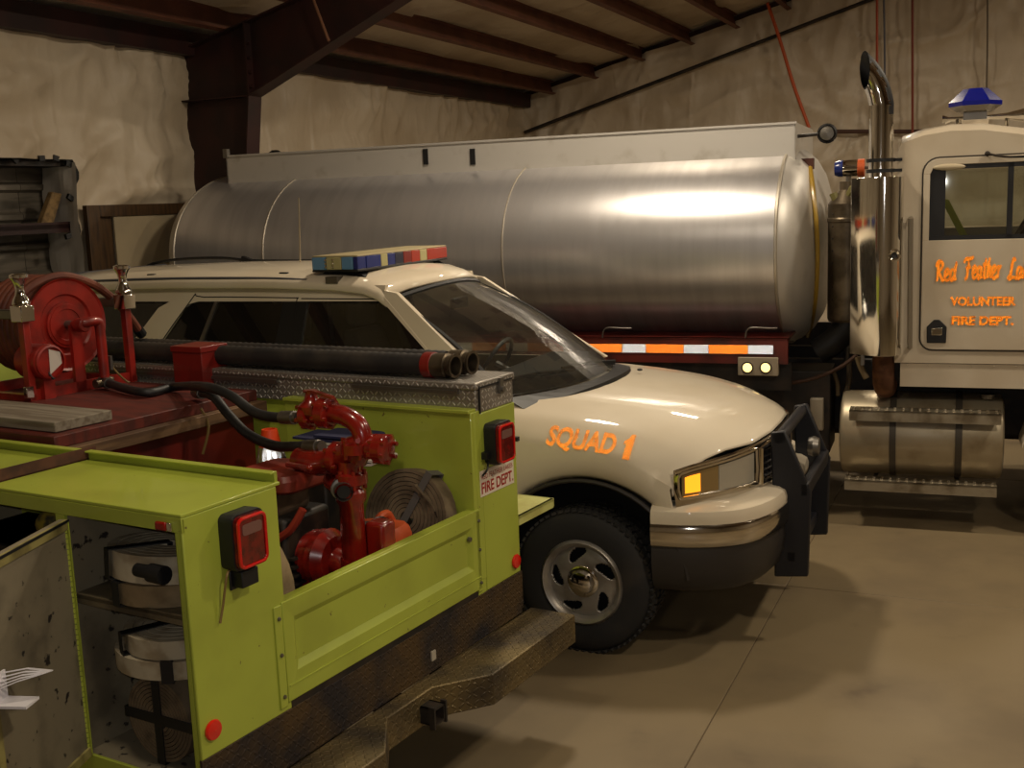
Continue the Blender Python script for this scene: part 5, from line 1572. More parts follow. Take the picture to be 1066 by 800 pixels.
MB().box(0, .008, -.135, -.128, .0, .12).box(0, .006, -.128, .15, .108, .116).obj('end_gap', M_BLACK, dbx)
MB().box(0, .014, .03, .06, .06, .13).lathe([(.012, 0), (.012, .02), (.001, .02)], (.005, .045, .08), 'x', 10).obj('latch', M_STEEL, dbx)
# suction hoses on the box
M_SUCT = mat('ribbed_black_hose', (34, 32, 32), .55, var=(58, 52, 46), vscale=5)
M_BRASS = mat('worn_coupling', (112, 100, 82), .4, .8, var=(70, 60, 48), vscale=9)
for i, (y, px, lab) in enumerate(((1.745, 474, 'near ribbed black suction hose with red band lying on the chequer plate box'), (1.86, 492, 'far ribbed black suction hose lying behind another on the chequer plate box'))):
    rr_ = .05
    z = dzt + rr_ + .008
    xe = PICK.at(px, 373, 1, y).x
    t = thing('suction_hose', lab, 'hose', PICK, (xe, y, z))
    prof = []
    x = -2.4; k = 0
    while x < -.13:
        prof.append((rr_ - (.003 if k % 2 else 0), x)); x += .02; k += 1
    MB().lathe(prof, (0, 0, 0), 'x', 18).obj('hose_body', M_SUCT, t, sharp=60)
    if i == 0: MB().lathe([(rr_ + .001, -.16), (rr_ + .008, -.155), (rr_ + .008, -.11), (rr_ + .001, -.105)], (0, 0, 0), 'x', 18, False).obj('red_band', M_RED, t)
    MB().lathe([(rr_ * .9, -.12), (rr_ + .004, -.11), (rr_ + .006, -.04), (rr_ - .002, -.035), (rr_ - .002, -.015), (rr_ + .004, -.01), (rr_ + .004, 0), (rr_ - .008, 0), (rr_ - .008, -.08), (.001, -.08)], (0, 0, 0), 'x', 24, False).obj('coupling', M_BRASS, t, sharp=25)
# red skid tank, timber bearer, platform -----------------------------------
M_DRED = mat('dull_red_tank', (104, 22, 16), .45, var=(72, 16, 14), vscale=4)
pc = PICK.at(267, 404, 1, 1.6)
PZ = pc.z - .01; PXR = pc.x
ptop = thing('water_tank_skid', 'dull red water tank skid filling the lime truck bed', 'water tank', PICK, (PXR - .7, 1.03, ZB + .04))
o_ = Vector((PXR - .7, 1.03, ZB + .04))
L3 = lambda x, y, z: (x - o_.x, y - o_.y, z - o_.z)
lb_ = lambda m, x0, x1, y0, y1, z0, z1: m.box(x0 - o_.x, x1 - o_.x, y0 - o_.y, y1 - o_.y, z0 - o_.z, z1 - o_.z)
lb_(MB(), -2.6, PXR - .03, .47, 1.60, ZB + .04, PZ - .10).obj('tank_body', M_DRED, ptop, bevel=.01)
lb_(MB(), -2.6, PXR, .47, 1.60, PZ - .05, PZ).obj('platform', mat('worn_red_deck', (98, 36, 26), .55, var=(72, 28, 22), vscale=5, stretch=(1, 4, 1)), ptop, bevel=.004)
bzz = PICK.at(180, 450, 0, PXR + .06).z
br_ = MB(); br_.box(PXR - .06 - o_.x, PXR + .05 - o_.x, .44 - o_.y, 1.61 - o_.y, PZ - .10 - o_.z, PZ - .05 - o_.z)
br_.obj('timber_bearer', mat('brown_bearer', (112, 84, 56), .7, var=(80, 56, 36), vscale=8, stretch=(1, .3, 3)), ptop, bevel=.003)
MB().tube(smooth([L3(PXR + .02, 1.22, PZ - .02), L3(PXR + .06, 1.22, PZ - .1), L3(PXR + .04, 1.19, PZ - .22)], 4), .006, 6).obj('hanging_wire', mat('tan_wire', (120, 96, 50), .6), ptop)
# rusty angle lying across the near locker
a, b = PICK.at(0, 492, 2, ZT + .05), PICK.at(66, 474, 2, ZT + .05)
ang = MB(); ang.box(-.06, 0, -.4, .44, 0, .006).box(-.006, 0, -.4, .44, 0, .045)
tag(ang.obj('angle_iron', mat('rusty_angle', (88, 52, 36), .7, var=(60, 34, 26), vscale=9)), 'rusty brown angle iron lying across the top of the near locker', 'angle iron', frame=PICK, p=(.5 * (a.x + b.x), .02, ZT + .0125))
# grey plank on its block
pz_ = PZ + .045
n1, n2 = PICK.at(56, 440, 2, pz_), PICK.at(117, 427, 2, pz_)
plx = .5 * (n1.x + n2.x)
M_PLANK = mat('weathered_plank', (132, 122, 106), .85, var=(104, 92, 76), vscale=7, stretch=(.4, 5, 5), bump=.03, bscale=20, bstretch=(.3, 6, 6))
tag(MB().box(-1.3, 0, n1.y, n2.y, 0, .042).obj('plank', M_PLANK, bevel=.004), 'weathered grey plank lying beside the red hose reel', 'plank', frame=PICK, p=(plx, 0, PZ + .003))
b0 = PICK.at(46, 458, 0, plx - .03)
tag(MB().box(-.09, 0, -.05, .06, 0, PZ - ZT - .014 + .0).obj('timber_block', mat('olive_block', (134, 126, 78), .8, var=(104, 94, 60), vscale=9), bevel=.004), 'olive stained timber block under the end of the grey plank', 'wood block', frame=PICK, p=(plx - .06, n1.y + .02, ZT + .0135))
# red box on the platform
q = PICK.at(212, 402, 2, PZ); q1 = PICK.at(249, 402, 2, PZ)
bw, bd = .17, .20
hz2 = PICK.at(212, 361, 0, q.x).z - PZ
rb = thing('red_box', 'plain red steel box with a lid standing on the red platform', 'box', PICK, (q.x - bd / 2, q.y + bw / 2, PZ))
MB().box(-bd / 2, bd / 2, -bw / 2, bw / 2, 0, hz2 * .86).obj('box_body', M_RED, rb, bevel=.004)
MB().box(-bd / 2 - .006, bd / 2 + .006, -bw / 2 - .006, bw / 2 + .006, hz2 * .84, hz2).obj('lid', M_RED, rb, bevel=.004)
# ------------------------------------------------------------------ hose reel
q = PICK.at(138, 397, 2, PZ)
XR = q.x
r3 = lambda px, py, x=None: PICK.at(px, py, 0, XR if x is None else x)
yR = r3(134, 360).y; yL = r3(28, 370).y
c = r3(69, 338, XR - .06); topz = r3(62, 290, XR - .06).z
RR = min(topz - c.z, c.z - PZ - .02)
ym = .5 * (yL + yR)
rl = thing('hose_reel', 'red hose reel with brown booster hose and chrome guide rollers', 'hose reel', PICK, (XR - .2, c.y, PZ))
lo = Vector((XR - .2, c.y, PZ)); CZ = c.z - PZ
W3 = lambda p: Vector((p[0] - lo.x, p[1] - lo.y, p[2] - lo.z))
M_REEL = mat('reel_red', (152, 30, 18), .42, var=(112, 24, 16), vscale=8, coat=.2)
M_BOOST = mat('booster_rubber', (120, 62, 40), .6, var=(96, 48, 34), vscale=10)
xd = .14
for x in (xd, xd - .36):
    dsc = MB().lathe([(.001, x - .006), (RR * .62, x - .006), (RR * .66, x + .004), (RR * .95, x + .004), (RR, x + .012), (RR, x + .004), (RR * .95, x - .006), (RR * .6, x - .014), (.001, x - .014)], (0, 0, CZ), 'x', 48, False).obj('reel_disc', M_REEL, rl, sharp=30)
MB().lathe([(RR * .5, x + .008) for x in (xd, xd - .36)], (0, 0, CZ), 'x', 28).obj('drum', M_REEL, rl)
MB().lathe([(RR * .30, xd + .0), (RR * .34, xd + .012), (RR * .44, xd + .012), (RR * .46, xd)], (0, 0, CZ), 'x', 32, False).obj('disc_ring', M_REEL, rl)
# windings: helix of hose round the drum
hp = []; turns = 7; n = 26; hr_ = .022
for lay, rad in ((0, RR * .58), (1, RR * .80), (2, RR * .99)):
    for i in range(turns * n + 1):
        a = 2 * PI * i / n
        x = xd - .04 - (i / (turns * n)) * .28 if lay % 2 == 0 else xd - .32 + (i / (turns * n)) * .28
        hp.append((x, rad * math.cos(a), CZ + rad * math.sin(a)))
MB().tube(hp, hr_, 8).obj('hose_winding', M_BOOST, rl, sharp=60)
# end of the hose: over the reel, through the rollers and down
end = [W3(r3(a, b, x)) for a, b, x in ((14, 322, XR - .12), (28, 302, XR - .10), (50, 290, XR - .09), (72, 288, XR - .08), (98, 297, XR - .07), (117, 311, XR - .10), (133, 328, XR - .14), (146, 346, XR - .18))]
MB().tube(smooth(end, 5), hr_ * .95, 10).obj('hose_end', M_BOOST, rl)
tip = end[-1]; dirn = (end[-1] - end[-2]).normalized()
MB().tube([tip - dirn * .03, tip + dirn * .02, tip + dirn * .03], [.028, .028, .018], 10).obj('nozzle', M_BLACK, rl)
# stand
M_FRM = M_REEL
for i, y in enumerate((yL, yR)):
    yy = y - lo.y
    pz1 = r3(128, 322).z - PZ
    MB().box(.18, .22, yy - .018, yy + .018, 0, pz1).obj('stand_post', M_FRM, rl, bevel=.004)
    MB().box(-.24, -.21, yy - .018, yy + .018, 0, pz1).obj('stand_post', M_FRM, rl, bevel=.004)
    MB().box(-.24, .22, yy - .018, yy + .018, 0, .03).obj('stand_foot', M_FRM, rl)
    # chrome corner block and waisted roller
    MB().box(.16, .24, yy - .036, yy + .036, pz1, pz1 + .075).obj('corner_block', M_CHROME, rl, bevel=.004)
    zb = pz1 + .075
    MB().lathe([(.034, 0), (.042, .008), (.038, .025), (.024, .05), (.020, .075), (.024, .10), (.034, .12), (.042, .128), (.042, .142), (.026, .148), (.001, .148)], (.20, yy, zb), n=20).obj('guide_roller', M_CHROME, rl, sharp=40)
    MB().box(-.24, .20, yy - .02, yy + .02, pz1 + .01, pz1 + .055).obj('roller_arm', M_STEEL, rl, bevel=.006)
MB().box(.19, .21, yL - lo.y, yR - lo.y, .0, .05).obj('stand_crossbar', M_FRM, rl)
MB().box(-.235, -.215, yL - lo.y, yR - lo.y, .0, .05).obj('stand_crossbar', M_FRM, rl)
MB().box(.19, .21, -.03, .03, 0, CZ).obj('bearing_post', M_FRM, rl)
MB().cyl((-.24, 0, CZ), (.22, 0, CZ), .02, 12).obj('reel_shaft', M_STEEL, rl)
for y in (yL - lo.y,):
    MB().box(.215, .24, y - .05, y - .01, .02, .075).obj('chrome_foot', M_CHROME, rl, bevel=.004)
# motor can
mc = W3(r3(55, 377, XR + .08))
mo = MB().lathe([(.001, -.10), (.075, -.10), (.084, -.09), (.084, .05), (.076, .062), (.001, .064)], (.20, mc.y, mc.z), 'x', 24).obj('rewind_motor', M_REEL, rl, sharp=30)
MB().box(.10, .24, mc.y - .03, mc.y + .03, 0, mc.z - .03).obj('motor_bracket', M_FRM, mo)
MB().prism([(.2655, mc.y - .01, mc.z - .06), (.2655, mc.y + .06, mc.z - .015), (.2655, mc.y + .055, mc.z + .04), (.2655, mc.y - .005, mc.z + .06)], (.001, 0, 0)).obj('motor_label', mat('label_white', (200, 190, 180), .5), mo)
MB().lathe([(.07, .055), (.079, .06), (.079, .068), (.07, .072)], (.20, mc.y, mc.z), 'x', 20, False).obj('motor_ring', M_REEL, mo)
MB().tube(smooth([(.25, mc.y - .02, mc.z - .03), (.27, mc.y + .0, mc.z - .08), (.24, mc.y + .03, mc.z - .06)], 4), .006, 6).obj('motor_cable', M_BLACK, mo)
# swivel and feed pipe
MB().tube(smooth([(.20, 0, CZ), (.27, .0, CZ + .01), (.275, .07, CZ + .01), (.275, .085, CZ - .03), (.275, .085, .06)], 5), .024, 12).obj('feed_pipe', M_REEL, rl)
MB().lathe([(.034, 0), (.034, .05), (.03, .055)], (.225, 0, CZ), 'x', 14).obj('swivel', M_REEL, rl)
fe = W3(r3(100, 409, XR + .075))
MB().tube(smooth([(.275, .085, .12), (.275, .09, .055), (.275, .12, .035), (.275, fe.y + .0, .035)], 4), .022, 12).obj('feed_elbow', M_BRASS, rl)
MB().box(.25, .285, .12, .135, .09, .16).obj('valve_lever', M_STEEL, rl)
MB().tube(smooth([(.27, .13, .13), (.27, .15, .09), (.28, .20, .03), (.29, .22, .012)], 4), .005, 6).obj('feed_wire', mat('tan_wire', (120, 96, 50), .6), rl)
# ------------------------------------------------------------------ fire pump
pcx = PICK.at(368, 560, 1, 1.0).x; py_ = 1.0
BZ = ZB + .04
pu = thing('fire_pump', 'glossy red fire pump with valves and a small dark engine in the truck bed', 'pump', PICK, (pcx, py_, BZ))
M_PUMP = mat('glossy_red_casting', (134, 26, 16), .25, var=(96, 16, 12), vscale=12, coat=.6, bump=.02, bscale=30)
zf = lambda px, py: PICK.at(px, py, 1, py_).z - BZ
xf = lambda px, py: PICK.at(px, py, 1, py_).x - pcx
MB().box(-.62, .08, -.2, .22, 0, .05).obj('skid', M_DARK, pu)
zt_ = zf(345, 432)
zm = zf(366, 480)
# volute with ribs at the foot
vx = xf(325, 575); vz = zf(325, 578)
prof = [(.03, -.12)]
for k in range(6): prof += [(.075 + .006 * k, -.10 + .035 * k), (.088 + .006 * k, -.092 + .035 * k)]
prof += [(.09, .12), (.03, .13)]
MB().lathe(prof, (vx, 0, vz), 'x', 28).obj('pump_volute', M_PUMP, pu, sharp=30)
MB().box(vx - .1, vx + .1, -.06, .06, .03, vz).obj('volute_foot', M_PUMP, pu)
# riser
rz0, rz1 = zf(368, 596), zf(368, 520)
MB().lathe([(.075, rz0 - .03), (.075, rz0), (.05, rz0 + .02), (.047, rz1 - .02), (.06, rz1), (.06, rz1 + .03), (.045, rz1 + .05), (.045, zm)], (0, 0, 0), n=28).obj('riser', M_PUMP, pu, sharp=35)
MB().tube(smooth([(vx, 0, vz), (vx + .12, 0, vz - .01), (-.02, 0, rz0 + .01), (0, 0, rz0 + .06)], 5), .055, 18).obj('volute_outlet', M_PUMP, pu)
m = MB()
for k in range(8):
    a = 2 * PI * k / 8; m.cyl((.068 * math.cos(a), .068 * math.sin(a), rz0 - .04), (.068 * math.cos(a), .068 * math.sin(a), rz0 + .016), .008, 6)
m.obj('flange_bolts', M_PUMP, pu)
MB().box(.03, .12, .03, .12, rz0 + .02, rz0 + .20).obj('check_housing', M_PUMP, pu, bevel=.015)
# manifold: a bent body carrying the outlets
mp = [(xf(310, 478), 0, zf(310, 478)), (xf(335, 482), -.01, zf(335, 482)), (xf(355, 475), 0, zf(355, 475)), (xf(372, 466), 0, zf(372, 466)), (xf(400, 468), .05, zf(400, 468))]
MB().tube(smooth(mp, 4), [.045] * 3 + [.05] * (len(smooth(mp, 4)) - 6) + [.048] * 3, 18).obj('manifold', M_PUMP, pu, sharp=50)
up = [(xf(372, 480), 0, zf(372, 480)), (xf(378, 460), 0, zf(378, 460)), (xf(372, 442), 0, zf(372, 442)), (xf(355, 432), 0, zf(355, 432)), (xf(335, 430), 0, zf(335, 430)), (xf(322, 432), 0, zf(322, 432))]
MB().tube(smooth(up, 4), .038, 16).obj('upper_elbow', M_PUMP, pu, sharp=50)
for (px, py, r_, h_, axn) in ((372, 466, .066, .05, 'z'), (340, 430, .062, .05, 'x'), (322, 432, .058, .04, 'x'), (352, 478, .068, .04, 'x'), (398, 468, .056, .05, 'x'), (366, 498, .062, .05, 'z')):
    c_ = (xf(px, py), 0, zf(px, py))
    MB().lathe([(r_ * .8, -h_ / 2), (r_, -h_ / 2 + .006), (r_, h_ / 2 - .006), (r_ * .8, h_ / 2)], c_, axn, 20).obj('flange_collar', M_PUMP, pu, sharp=30)
    for k in range(6):
        an = 2 * PI * k / 6 + .3; e1, e2 = r_ * .86 * math.cos(an), r_ * .86 * math.sin(an); hh = h_ / 2 + .012
        A, B = {'z': ((e1, e2, -hh), (e1, e2, hh)), 'x': ((-hh, e1, e2), (hh, e1, e2))}[axn]
        MB().cyl(Vector(c_) + Vector(A), Vector(c_) + Vector(B), .0085, 6).obj('bolt', M_PUMP, pu)
# valve bonnet with lever on top
vt = Vector((xf(325, 430), 0, zf(325, 430)))
MB().lathe([(.05, .0), (.055, .03), (.03, .05), (.022, .075), (.026, .09), (.001, .09)], vt, n=16).obj('valve_bonnet', M_PUMP, pu)
h1 = Vector((xf(352, 415), -.03, zf(352, 413)))
MB().ribbon([vt + Vector((-.03, 0, .085)), vt + Vector((.02, -.01, .088)), h1], (0, 1, 0), .022, .010).obj('valve_lever', M_PUMP, pu)
h2a, h2b = Vector((xf(380, 453), -.05, zf(380, 453))), Vector((xf(400, 450), -.16, zf(395, 450)))
MB().tube([h2a, h2b], .010, 8).obj('valve_lever', M_PUMP, pu)
h3a, h3b = Vector((xf(312, 480), -.07, zf(312, 480))), Vector((xf(345, 480), -.13, zf(345, 480)))
MB().tube([h3a, h3b], .012, 8).ball(h3b, .014, 8, 6).obj('valve_lever', M_PUMP, pu)
# threaded steel outlet facing out
oc = Vector((xf(362, 506), -.04, zf(362, 506)))
dv = Vector((.75, -.65, -.05)).normalized()
MB().tube([oc - dv * .06, oc, oc + dv * .002, oc + dv * .012, oc + dv * .014, oc + dv * .035, oc + dv * .04, oc + dv * .06], [.036, .036, .042, .042, .032, .032, .036, .036], 20, False).obj('outlet_thread', M_STEEL, pu, sharp=30)
MB().tube([oc + dv * .052, oc + dv * .054], .026, 16).obj('outlet_bore', M_BLACK, pu)
MB().tube([oc - dv * .12, oc - dv * .02], [.05, .04], 18).obj('outlet_stub', M_PUMP, pu)
# small engine behind
ex = xf(300, 525); ez = zf(300, 530)
eng = MB().box(ex - .12, ex + .10, -.14, .14, .05, ez + .0).obj('engine', mat('engine_black', (30, 27, 25), .5, .3, var=(60, 48, 38), vscale=12), pu, bevel=.02)
for k in range(7):
    MB().box(ex + .10, ex + .125, -.13, .13, .09 + k * .035, .10 + k * .035).obj('cooling_fin', M_DARK, eng)
MB().box(ex - .10, ex + .05, -.15, .09, ez - .01, ez + .10).obj('air_box', mat('muffler_brown', (92, 74, 58), .6, .3, var=(60, 46, 36), vscale=9), eng, bevel=.03)
MB().loft([[(ex - .02 + a * k, b * k, ez + .10 + z) for a, b in rrect(.32, .30, .06)] for z, k in ((0, .92), (.012, 1), (.05, 1), (.07, .9))]).obj('fuel_tank', mat('faded_red_tank', (142, 44, 28), .45, var=(104, 34, 24), vscale=6), eng, sharp=40)
a = Vector((xf(318, 545), -.1, zf(318, 545)))
MB().tube(smooth([a + Vector((.1, -.02, .1)), a + Vector((.05, -.04, .02)), a + Vector((-.03, -.04, -.04)), a + Vector((-.06, -.02, -.12))], 4), .016, 8).obj('red_tube', mat('red_hose', (150, 50, 34), .5), eng)
MB().lathe([(.03, -.02), (.045, -.01), (.045, .01), (.03, .02)], (xf(318, 590), -.2, zf(318, 590)), 'y', 16).obj('drain_cap', M_BRASS, pu)
# ------------------------------------------------------------------ black hoses from reel to pump
M_HOSEB = mat('black_hose', (22, 22, 24), .5, var=(36, 35, 35), vscale=12)
lzz = PZ + .035
st = PICK.at(105, 410, 0, XR + .075)
def hose(pts, r, lab, ends):
    P = [Vector(p) for p in pts]; b = P[0].copy(); b.z = PZ
    t = thing('connecting_hose', lab, 'hose', PICK, tuple(b))
    P = [p - b for p in P]; S = smooth(P, 6)
    MB().tube(S, r, 12).obj('hose_body', M_HOSEB, t, sharp=60)
    for e in ends:
        a, c = (S[0], S[1]) if e == 0 else (S[-1], S[-2]); d = (c - a).normalized()
        MB().tube([a - d * .05, a - d * .03, a - d * .028, a + d * .05], [r + .002, r + .002, r + .007, r + .006], 14).obj('ferrule', M_STEEL, t, sharp=30)
ya = PICK.at(300, 436, 1, 1.03)
hose([(XR + .075, lo.y + fe.y + .06, PZ + .035), PICK.at(150, 409, 2, PZ + .024), PICK.at(182, 403, 2, PZ + .026), PICK.at(214, 403, 1, 1.14), PICK.at(240, 412, 1, 1.09), PICK.at(262, 428, 1, 1.06), PICK.at(280, 434, 1, 1.03), PICK.at(302, 435, 1, 1.01)], .021, 'upper black rubber hose looping from the reel to the top of the red pump', (0, 1))
hose([PICK.at(207, 409, 0, PXR - .05), PICK.at(222, 413, 1, 1.2), PICK.at(238, 432, 1, 1.16), PICK.at(258, 452, 1, 1.12), PICK.at(285, 464, 1, 1.08), PICK.at(310, 465, 1, 1.04), PICK.at(327, 465, 1, 1.02)], .021, 'lower black rubber hose drooping from the platform to the side of the red pump', (0, 1))


# ------------------------------------------------------------------ rolled fire hose
def spiral(R0, R1, w, turns, th):
    path = []; n = int(turns * 30)
    for i in range(n + 1):
        a = 2 * PI * turns * i / n; r = R0 + (R1 - R0) * i / n
        path.append((r * math.cos(a), r * math.sin(a), 0))
    return MB().ribbon(path, (0, 0, 1), w, th)


def hose_roll(lab, frame, p, rot, R1, w, turns, m, strap=True, coupling=None, straps=1, group=None, cross=False, smat=None):
    t = thing('hose_roll', lab, 'hose', frame, p, 0, group, rot)
    th = (R1 - .03) / turns * .80
    spiral(.03, R1 - th / 2, w, turns, th).obj('hose_layers', m, t, sharp=50)
    if strap:
        for k in range(straps):
            a = strap if not isinstance(strap, bool) else 0
            a = a + k * PI / 2
            mm = Matrix.Rotation(a, 4, 'Z')
            h = w / 2 + .004
            ring = [(-.0, h), (R1 + .004, h), (R1 + .004, -h), (0, -h)]
            if cross: ring = [(-R1 - .004, h), (R1 + .004, h), (R1 + .004, -h), (-R1 - .004, -h)]
            pts = [mm @ Vector((x, 0, z)) for x, z in ring]
            MB().ribbon(pts + [pts[0]], tuple(mm @ Vector((0, 1, 0))), .035, .004).obj('strap', smat or M_BLACK, t)
    if coupling is not None:
        mm = Matrix.Rotation(coupling, 4, 'Z')
        a = mm @ Vector((R1 - .01, -.02, .0)); b = mm @ Vector((R1 + .03, .08, .0))
        MB().tube([a, a.lerp(b, .45), a.lerp(b, .5), b], [.022, .022, .03, .03], 14).obj('coupling', M_BLACK, t)
    return t


M_STRAPG = mat('grey_strap', (92, 88, 84), .6)
M_JACK = mat('cream_hose_jacket', (178, 166, 140), .85, var=(148, 132, 104), vscale=14, bump=.02, bscale=90)
M_JACK2 = mat('tan_hose_jacket', (140, 120, 88), .85, var=(112, 94, 66), vscale=12, bump=.02, bscale=90)
M_JACK3 = mat('brown_hose_jacket', (112, 96, 74), .85, var=(86, 72, 54), vscale=12, bump=.02, bscale=90)
# in the open locker
yl = .21; xl = -.285
Rl = .192
OV = Matrix.Diagonal((1.2, 1, 1, 1))
hz = [shz + .004]
hw = .072
hose_roll('tan hose roll lying flat on the locker shelf under another roll', PICK, (xl, yl, shz + hw / 2 + .002), OV @ Matrix.Rotation(.4, 4, 'Z'), Rl - .006, hw, 6, M_JACK2, strap=-2.2)
hose_roll('cream hose roll with a black coupling, topmost in the open locker', PICK, (xl, yl - .01, shz + hw * 1.5 + .012), Matrix.Rotation(R(-4), 4, 'X') @ OV, Rl, hw + .018, 5, M_JACK, strap=-2.0, coupling=-1.25)
zfl = ZL + .004
R3 = .152
hose_roll('brown hose roll standing on edge on the locker floor, tied with crossed black straps', PICK, (xl + .02, .07 + .04, zfl + R3 + .006), Matrix.Rotation(R(90), 4, 'X'), R3, .075, 9, M_JACK3, strap=PI / 2, straps=2, cross=True)
hose_roll('tan hose roll standing at the back of the locker floor', PICK, (xl - .0, .3, zfl + R3 + .006), Matrix.Rotation(R(90), 4, 'X'), R3, .075, 8, M_JACK2, strap=False)
zt2 = zfl + 2 * R3 + .016
hw2 = min(.062, (shz - .03 - zt2) / 2 - .008)
hose_roll('cream hose roll lying flat on the standing rolls in the locker', PICK, (xl, yl - .01, zt2 + hw2 / 2), OV @ Matrix.Rotation(.2, 4, 'Z'), Rl, hw2, 5, M_JACK, strap=-1.2)
hose_roll('cream hose roll lying flat beneath the locker shelf', PICK, (xl + .01, yl, zt2 + hw2 * 1.5 + .007), OV @ Matrix.Rotation(.9, 4, 'Z'), Rl - .01, hw2, 5, M_JACK, strap=-2.9)
# in the bed
rc = PICK.at(424, 522, 1, 1.46)
R4 = .228
tl = R(78)
hose_roll('big brown hose roll with a grey strap leaning on the bed side', PICK, (rc.x - .045, 1.545, ZB + .04 + R4 * math.sin(tl) + .085), Matrix.Rotation(tl, 4, 'X'), R4, .085, 10, M_JACK3, strap=R(62), cross=True, smat=M_STRAPG)
MB_ = None
fh = thing('folded_hose', 'short fold of brown hose stood between the big roll and the tailgate', 'hose', PICK, (-.165, 1.55, ZB + .04))
for k in range(3):
    pts = smooth([(-.02 + .03 * k, 0, 0.003), (.0 + .03 * k, 0, .2), (-.02 + .026 * k, 0, .40 - .02 * k), (-.07 + .03 * k, 0, .46 - .03 * k)], 5)
    MB().ribbon(pts, (0, 1, 0), .08, .016).obj('hose_layer', M_JACK3, fh, sharp=60)
MB().ribbon(smooth([(.055, 0, .20), (.062, 0, .30), (.04, 0, .36)], 4), (0, 1, 0), .086, .006).obj('strap', M_DARK, fh)
# big hose roll against the near locker's inner wall
R5 = .30
hose_roll('tan hose roll standing against the inner wall of the near locker', PICK, (-.36, CW + .11, ZB + .04 + R5 + .004), Matrix.Rotation(R(90), 4, 'X'), R5, .09, 9, M_JACK2, strap=False)
# traffic cone with reflective collar
cx_ = PICK.at(281, 455, 1, 1.42)
cn = thing('traffic_cone', 'orange traffic cone with a white collar behind the red pump', 'traffic cone', PICK, (cx_.x, 1.42, ZB + .04))
zt3 = PICK.at(281, 447, 1, 1.42).z - ZB - .04
z1_, z2_ = PICK.at(281, 464, 1, 1.42).z - ZB - .04, PICK.at(284, 487, 1, 1.42).z - ZB - .04
rad = lambda z: .035 + (zt3 - z) * .19
M_CONE = mat('cone_orange', (226, 70, 20), .5)
MB().lathe([(rad(0.03), .03), (rad(zt3), zt3), (rad(zt3) - .01, zt3), (rad(zt3) - .01, zt3 - .05)], n=24, caps=False).obj('cone_body', M_CONE, cn)
cl_ = MB(); NF = 16
for k in range(NF):
    an = 2 * PI * (k + .5) / NF; rb, rt = rad(z2_) + .003, rad(z1_) + .003
    sl = math.atan2(rb - rt, z1_ - z2_); hh_ = math.hypot(rb - rt, z1_ - z2_)
    w2_ = rb * math.tan(PI / NF)
    fm = Matrix.Rotation(an, 4, 'Z') @ Matrix.Translation((rb, 0, z2_)) @ Matrix.Rotation(-sl, 4, 'Y') @ Matrix.Rotation(PI / 2, 4, 'Z')
    cc = corner_cells(MB(), -w2_, w2_, 0, hh_, 0, hh_ / round(hh_ / .006), lambda x, z: 0.0 if abs(x) <= (rb + (rt - rb) * z / hh_) * math.tan(PI / NF) + .002 else None)
    cl_.add([fm @ Vector(v) for v in cc.v], cc.f)
cl_.obj('collar', M_TAPEW, cn, sharp=None)
MB().box(-.15, .15, -.15, .15, 0, .03).obj('cone_base', M_CONE, cn, bevel=.012)
# navy and white striped folded hose on a case
fb = PICK.at(362, 462, 1, 1.5)
cs = thing('equipment_case', 'dark equipment case under the navy folded hose', 'case', PICK, (fb.x, 1.475, ZB + .04))
hc_ = fb.z - ZB - .04 - .07
MB().box(-.26, -.02, -.12, .12, 0, hc_).obj('case_body', M_DARK, cs, bevel=.01)
MB().box(-.262, -.018, -.122, .122, hc_ - .04, hc_).obj('case_lid', M_DARK, cs, bevel=.004)
nf = thing('folded_flat_hose', 'navy and white flat hose folded on a case behind the pump', 'hose', PICK, (fb.x, 1.475, ZB + .04 + hc_))
for k, (m_, dx) in enumerate(((mat('white_jacket', (206, 198, 186), .8), .03), (mat('navy_jacket', (34, 36, 72), .8), -.01), (mat('white_jacket', (206, 198, 186), .8), .025), (mat('navy_jacket', (34, 36, 72), .8), -.03))):
    z = .012 + k * .03
    pts = smooth([(-.22, 0, z), (0, 0, z), (.15 + dx, 0, z), (.19 + dx, 0, z + .011), (.15 + dx, 0, z + .018), (-.1, 0, z + .016)], 4)
    MB().ribbon(pts, (0, 1, 0), .17, .010).obj('hose_fold', m_, nf, sharp=60)
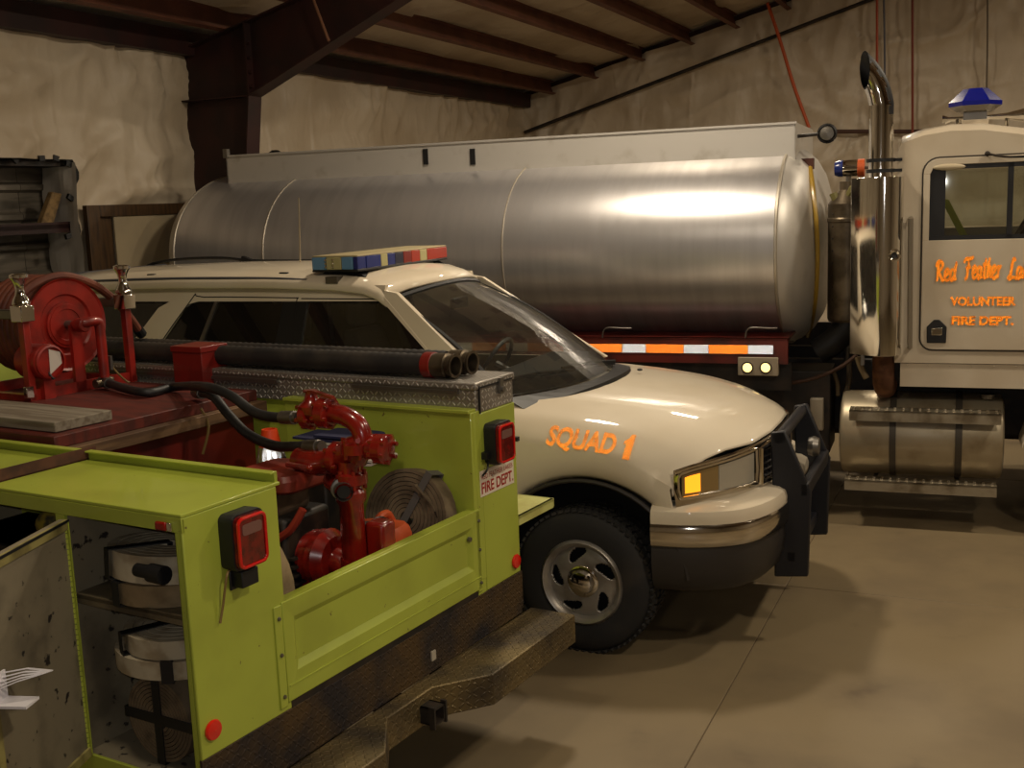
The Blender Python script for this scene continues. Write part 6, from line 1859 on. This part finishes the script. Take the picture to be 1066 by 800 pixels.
# orange fuel can by the tailgate
jp = PICK.at(415, 560, 1, 1.22)
jt = PICK.at(418, 552, 1, 1.22).z
jc = thing('fuel_can', 'orange red plastic fuel can with a black cap just inside the tailgate', 'fuel can', PICK, (-.22, 1.2, ZB + .04), rz=R(8))
hj = jt - ZB - .04
M_CAN = mat('can_plastic', (196, 86, 46), .45, var=(164, 66, 36), vscale=5)
MB().loft([[(a * k, b * k, z) for a, b in rrect(.24, .30, .05)] for z, k in ((0, .94), (.02, 1), (hj - .05, 1), (hj - .015, .93), (hj, .84))]).obj('can_body', M_CAN, jc, sharp=40)
MB().tube(smooth([(.02, -.02, hj - .01), (.02, .02, hj + .035), (.02, .09, hj + .035), (.02, .13, hj - .01)], 4), .017, 10).obj('can_handle', M_CAN, jc)
MB().lathe([(.032, 0), (.036, .01), (.036, .045), (.03, .05), (.001, .05)], (.03, -.08, hj - .005), n=16).obj('cap', M_BLACK, jc)
MB().tube(smooth([(.03, -.08, hj + .04), (.05, -.02, hj + .05), (.06, .05, hj + .01)], 4), .008, 8).obj('spout_tube', M_BLACK, jc)
# things in and on the locker door
wb_ = thing('white_tray', 'white plastic pronged tray hooked inside the open locker door', 'plastic tray', PICK, rot=Matrix.Identity(4))
wb_.matrix_world = PICK.m @ dm @ Matrix.Translation((.46, .022, PICK.at(10, 700, 1, -.35).z))
M_WP = mat('white_plastic', (226, 222, 226), .4)
MB().box(-.02, .05, -.003, .10, -.05, -.042).box(-.02, .05, -.003, .003, -.05, .04).obj('tray_pan', M_WP, wb_)
for k in range(5):
    MB().ribbon([(-.02 + .015 * k, .0, .03 - .008 * k), (-.04 + .014 * k, .06, .035 - .004 * k), (-.06 + .012 * k, .125, .02 + .003 * k)], (1, 0, .2), .010, .003).obj('prong', M_WP, wb_)
yb_ = PICK.at(22, 553, 1, .12)
tag(MB().ball((0, 0, 0), 1, 16, 10, (.10, .07, .06)).obj('tool_bag', mat('yellow_bag', (150, 134, 40), .8, var=(60, 56, 40), vscale=22, bump=.05, bscale=12)), 'yellowish lumpy bag in the dark forward locker', 'bag', frame=PICK, p=(-.78, .16, ZT - .15))
c2 = thing('locker_crate', 'dark crate filling the forward locker under the yellowish bag', 'crate', PICK, (-.9, .2, ZL + .002))
MB().box(-.35, .28, -.15, .17, 0, ZT - .215 - ZL).obj('crate_body', M_DARK, c2, bevel=.01)
MB().box(-.36, .29, -.16, .18, ZT - .26 - ZL, ZT - .215 - ZL).obj('crate_rim', M_DARK, c2, bevel=.004)
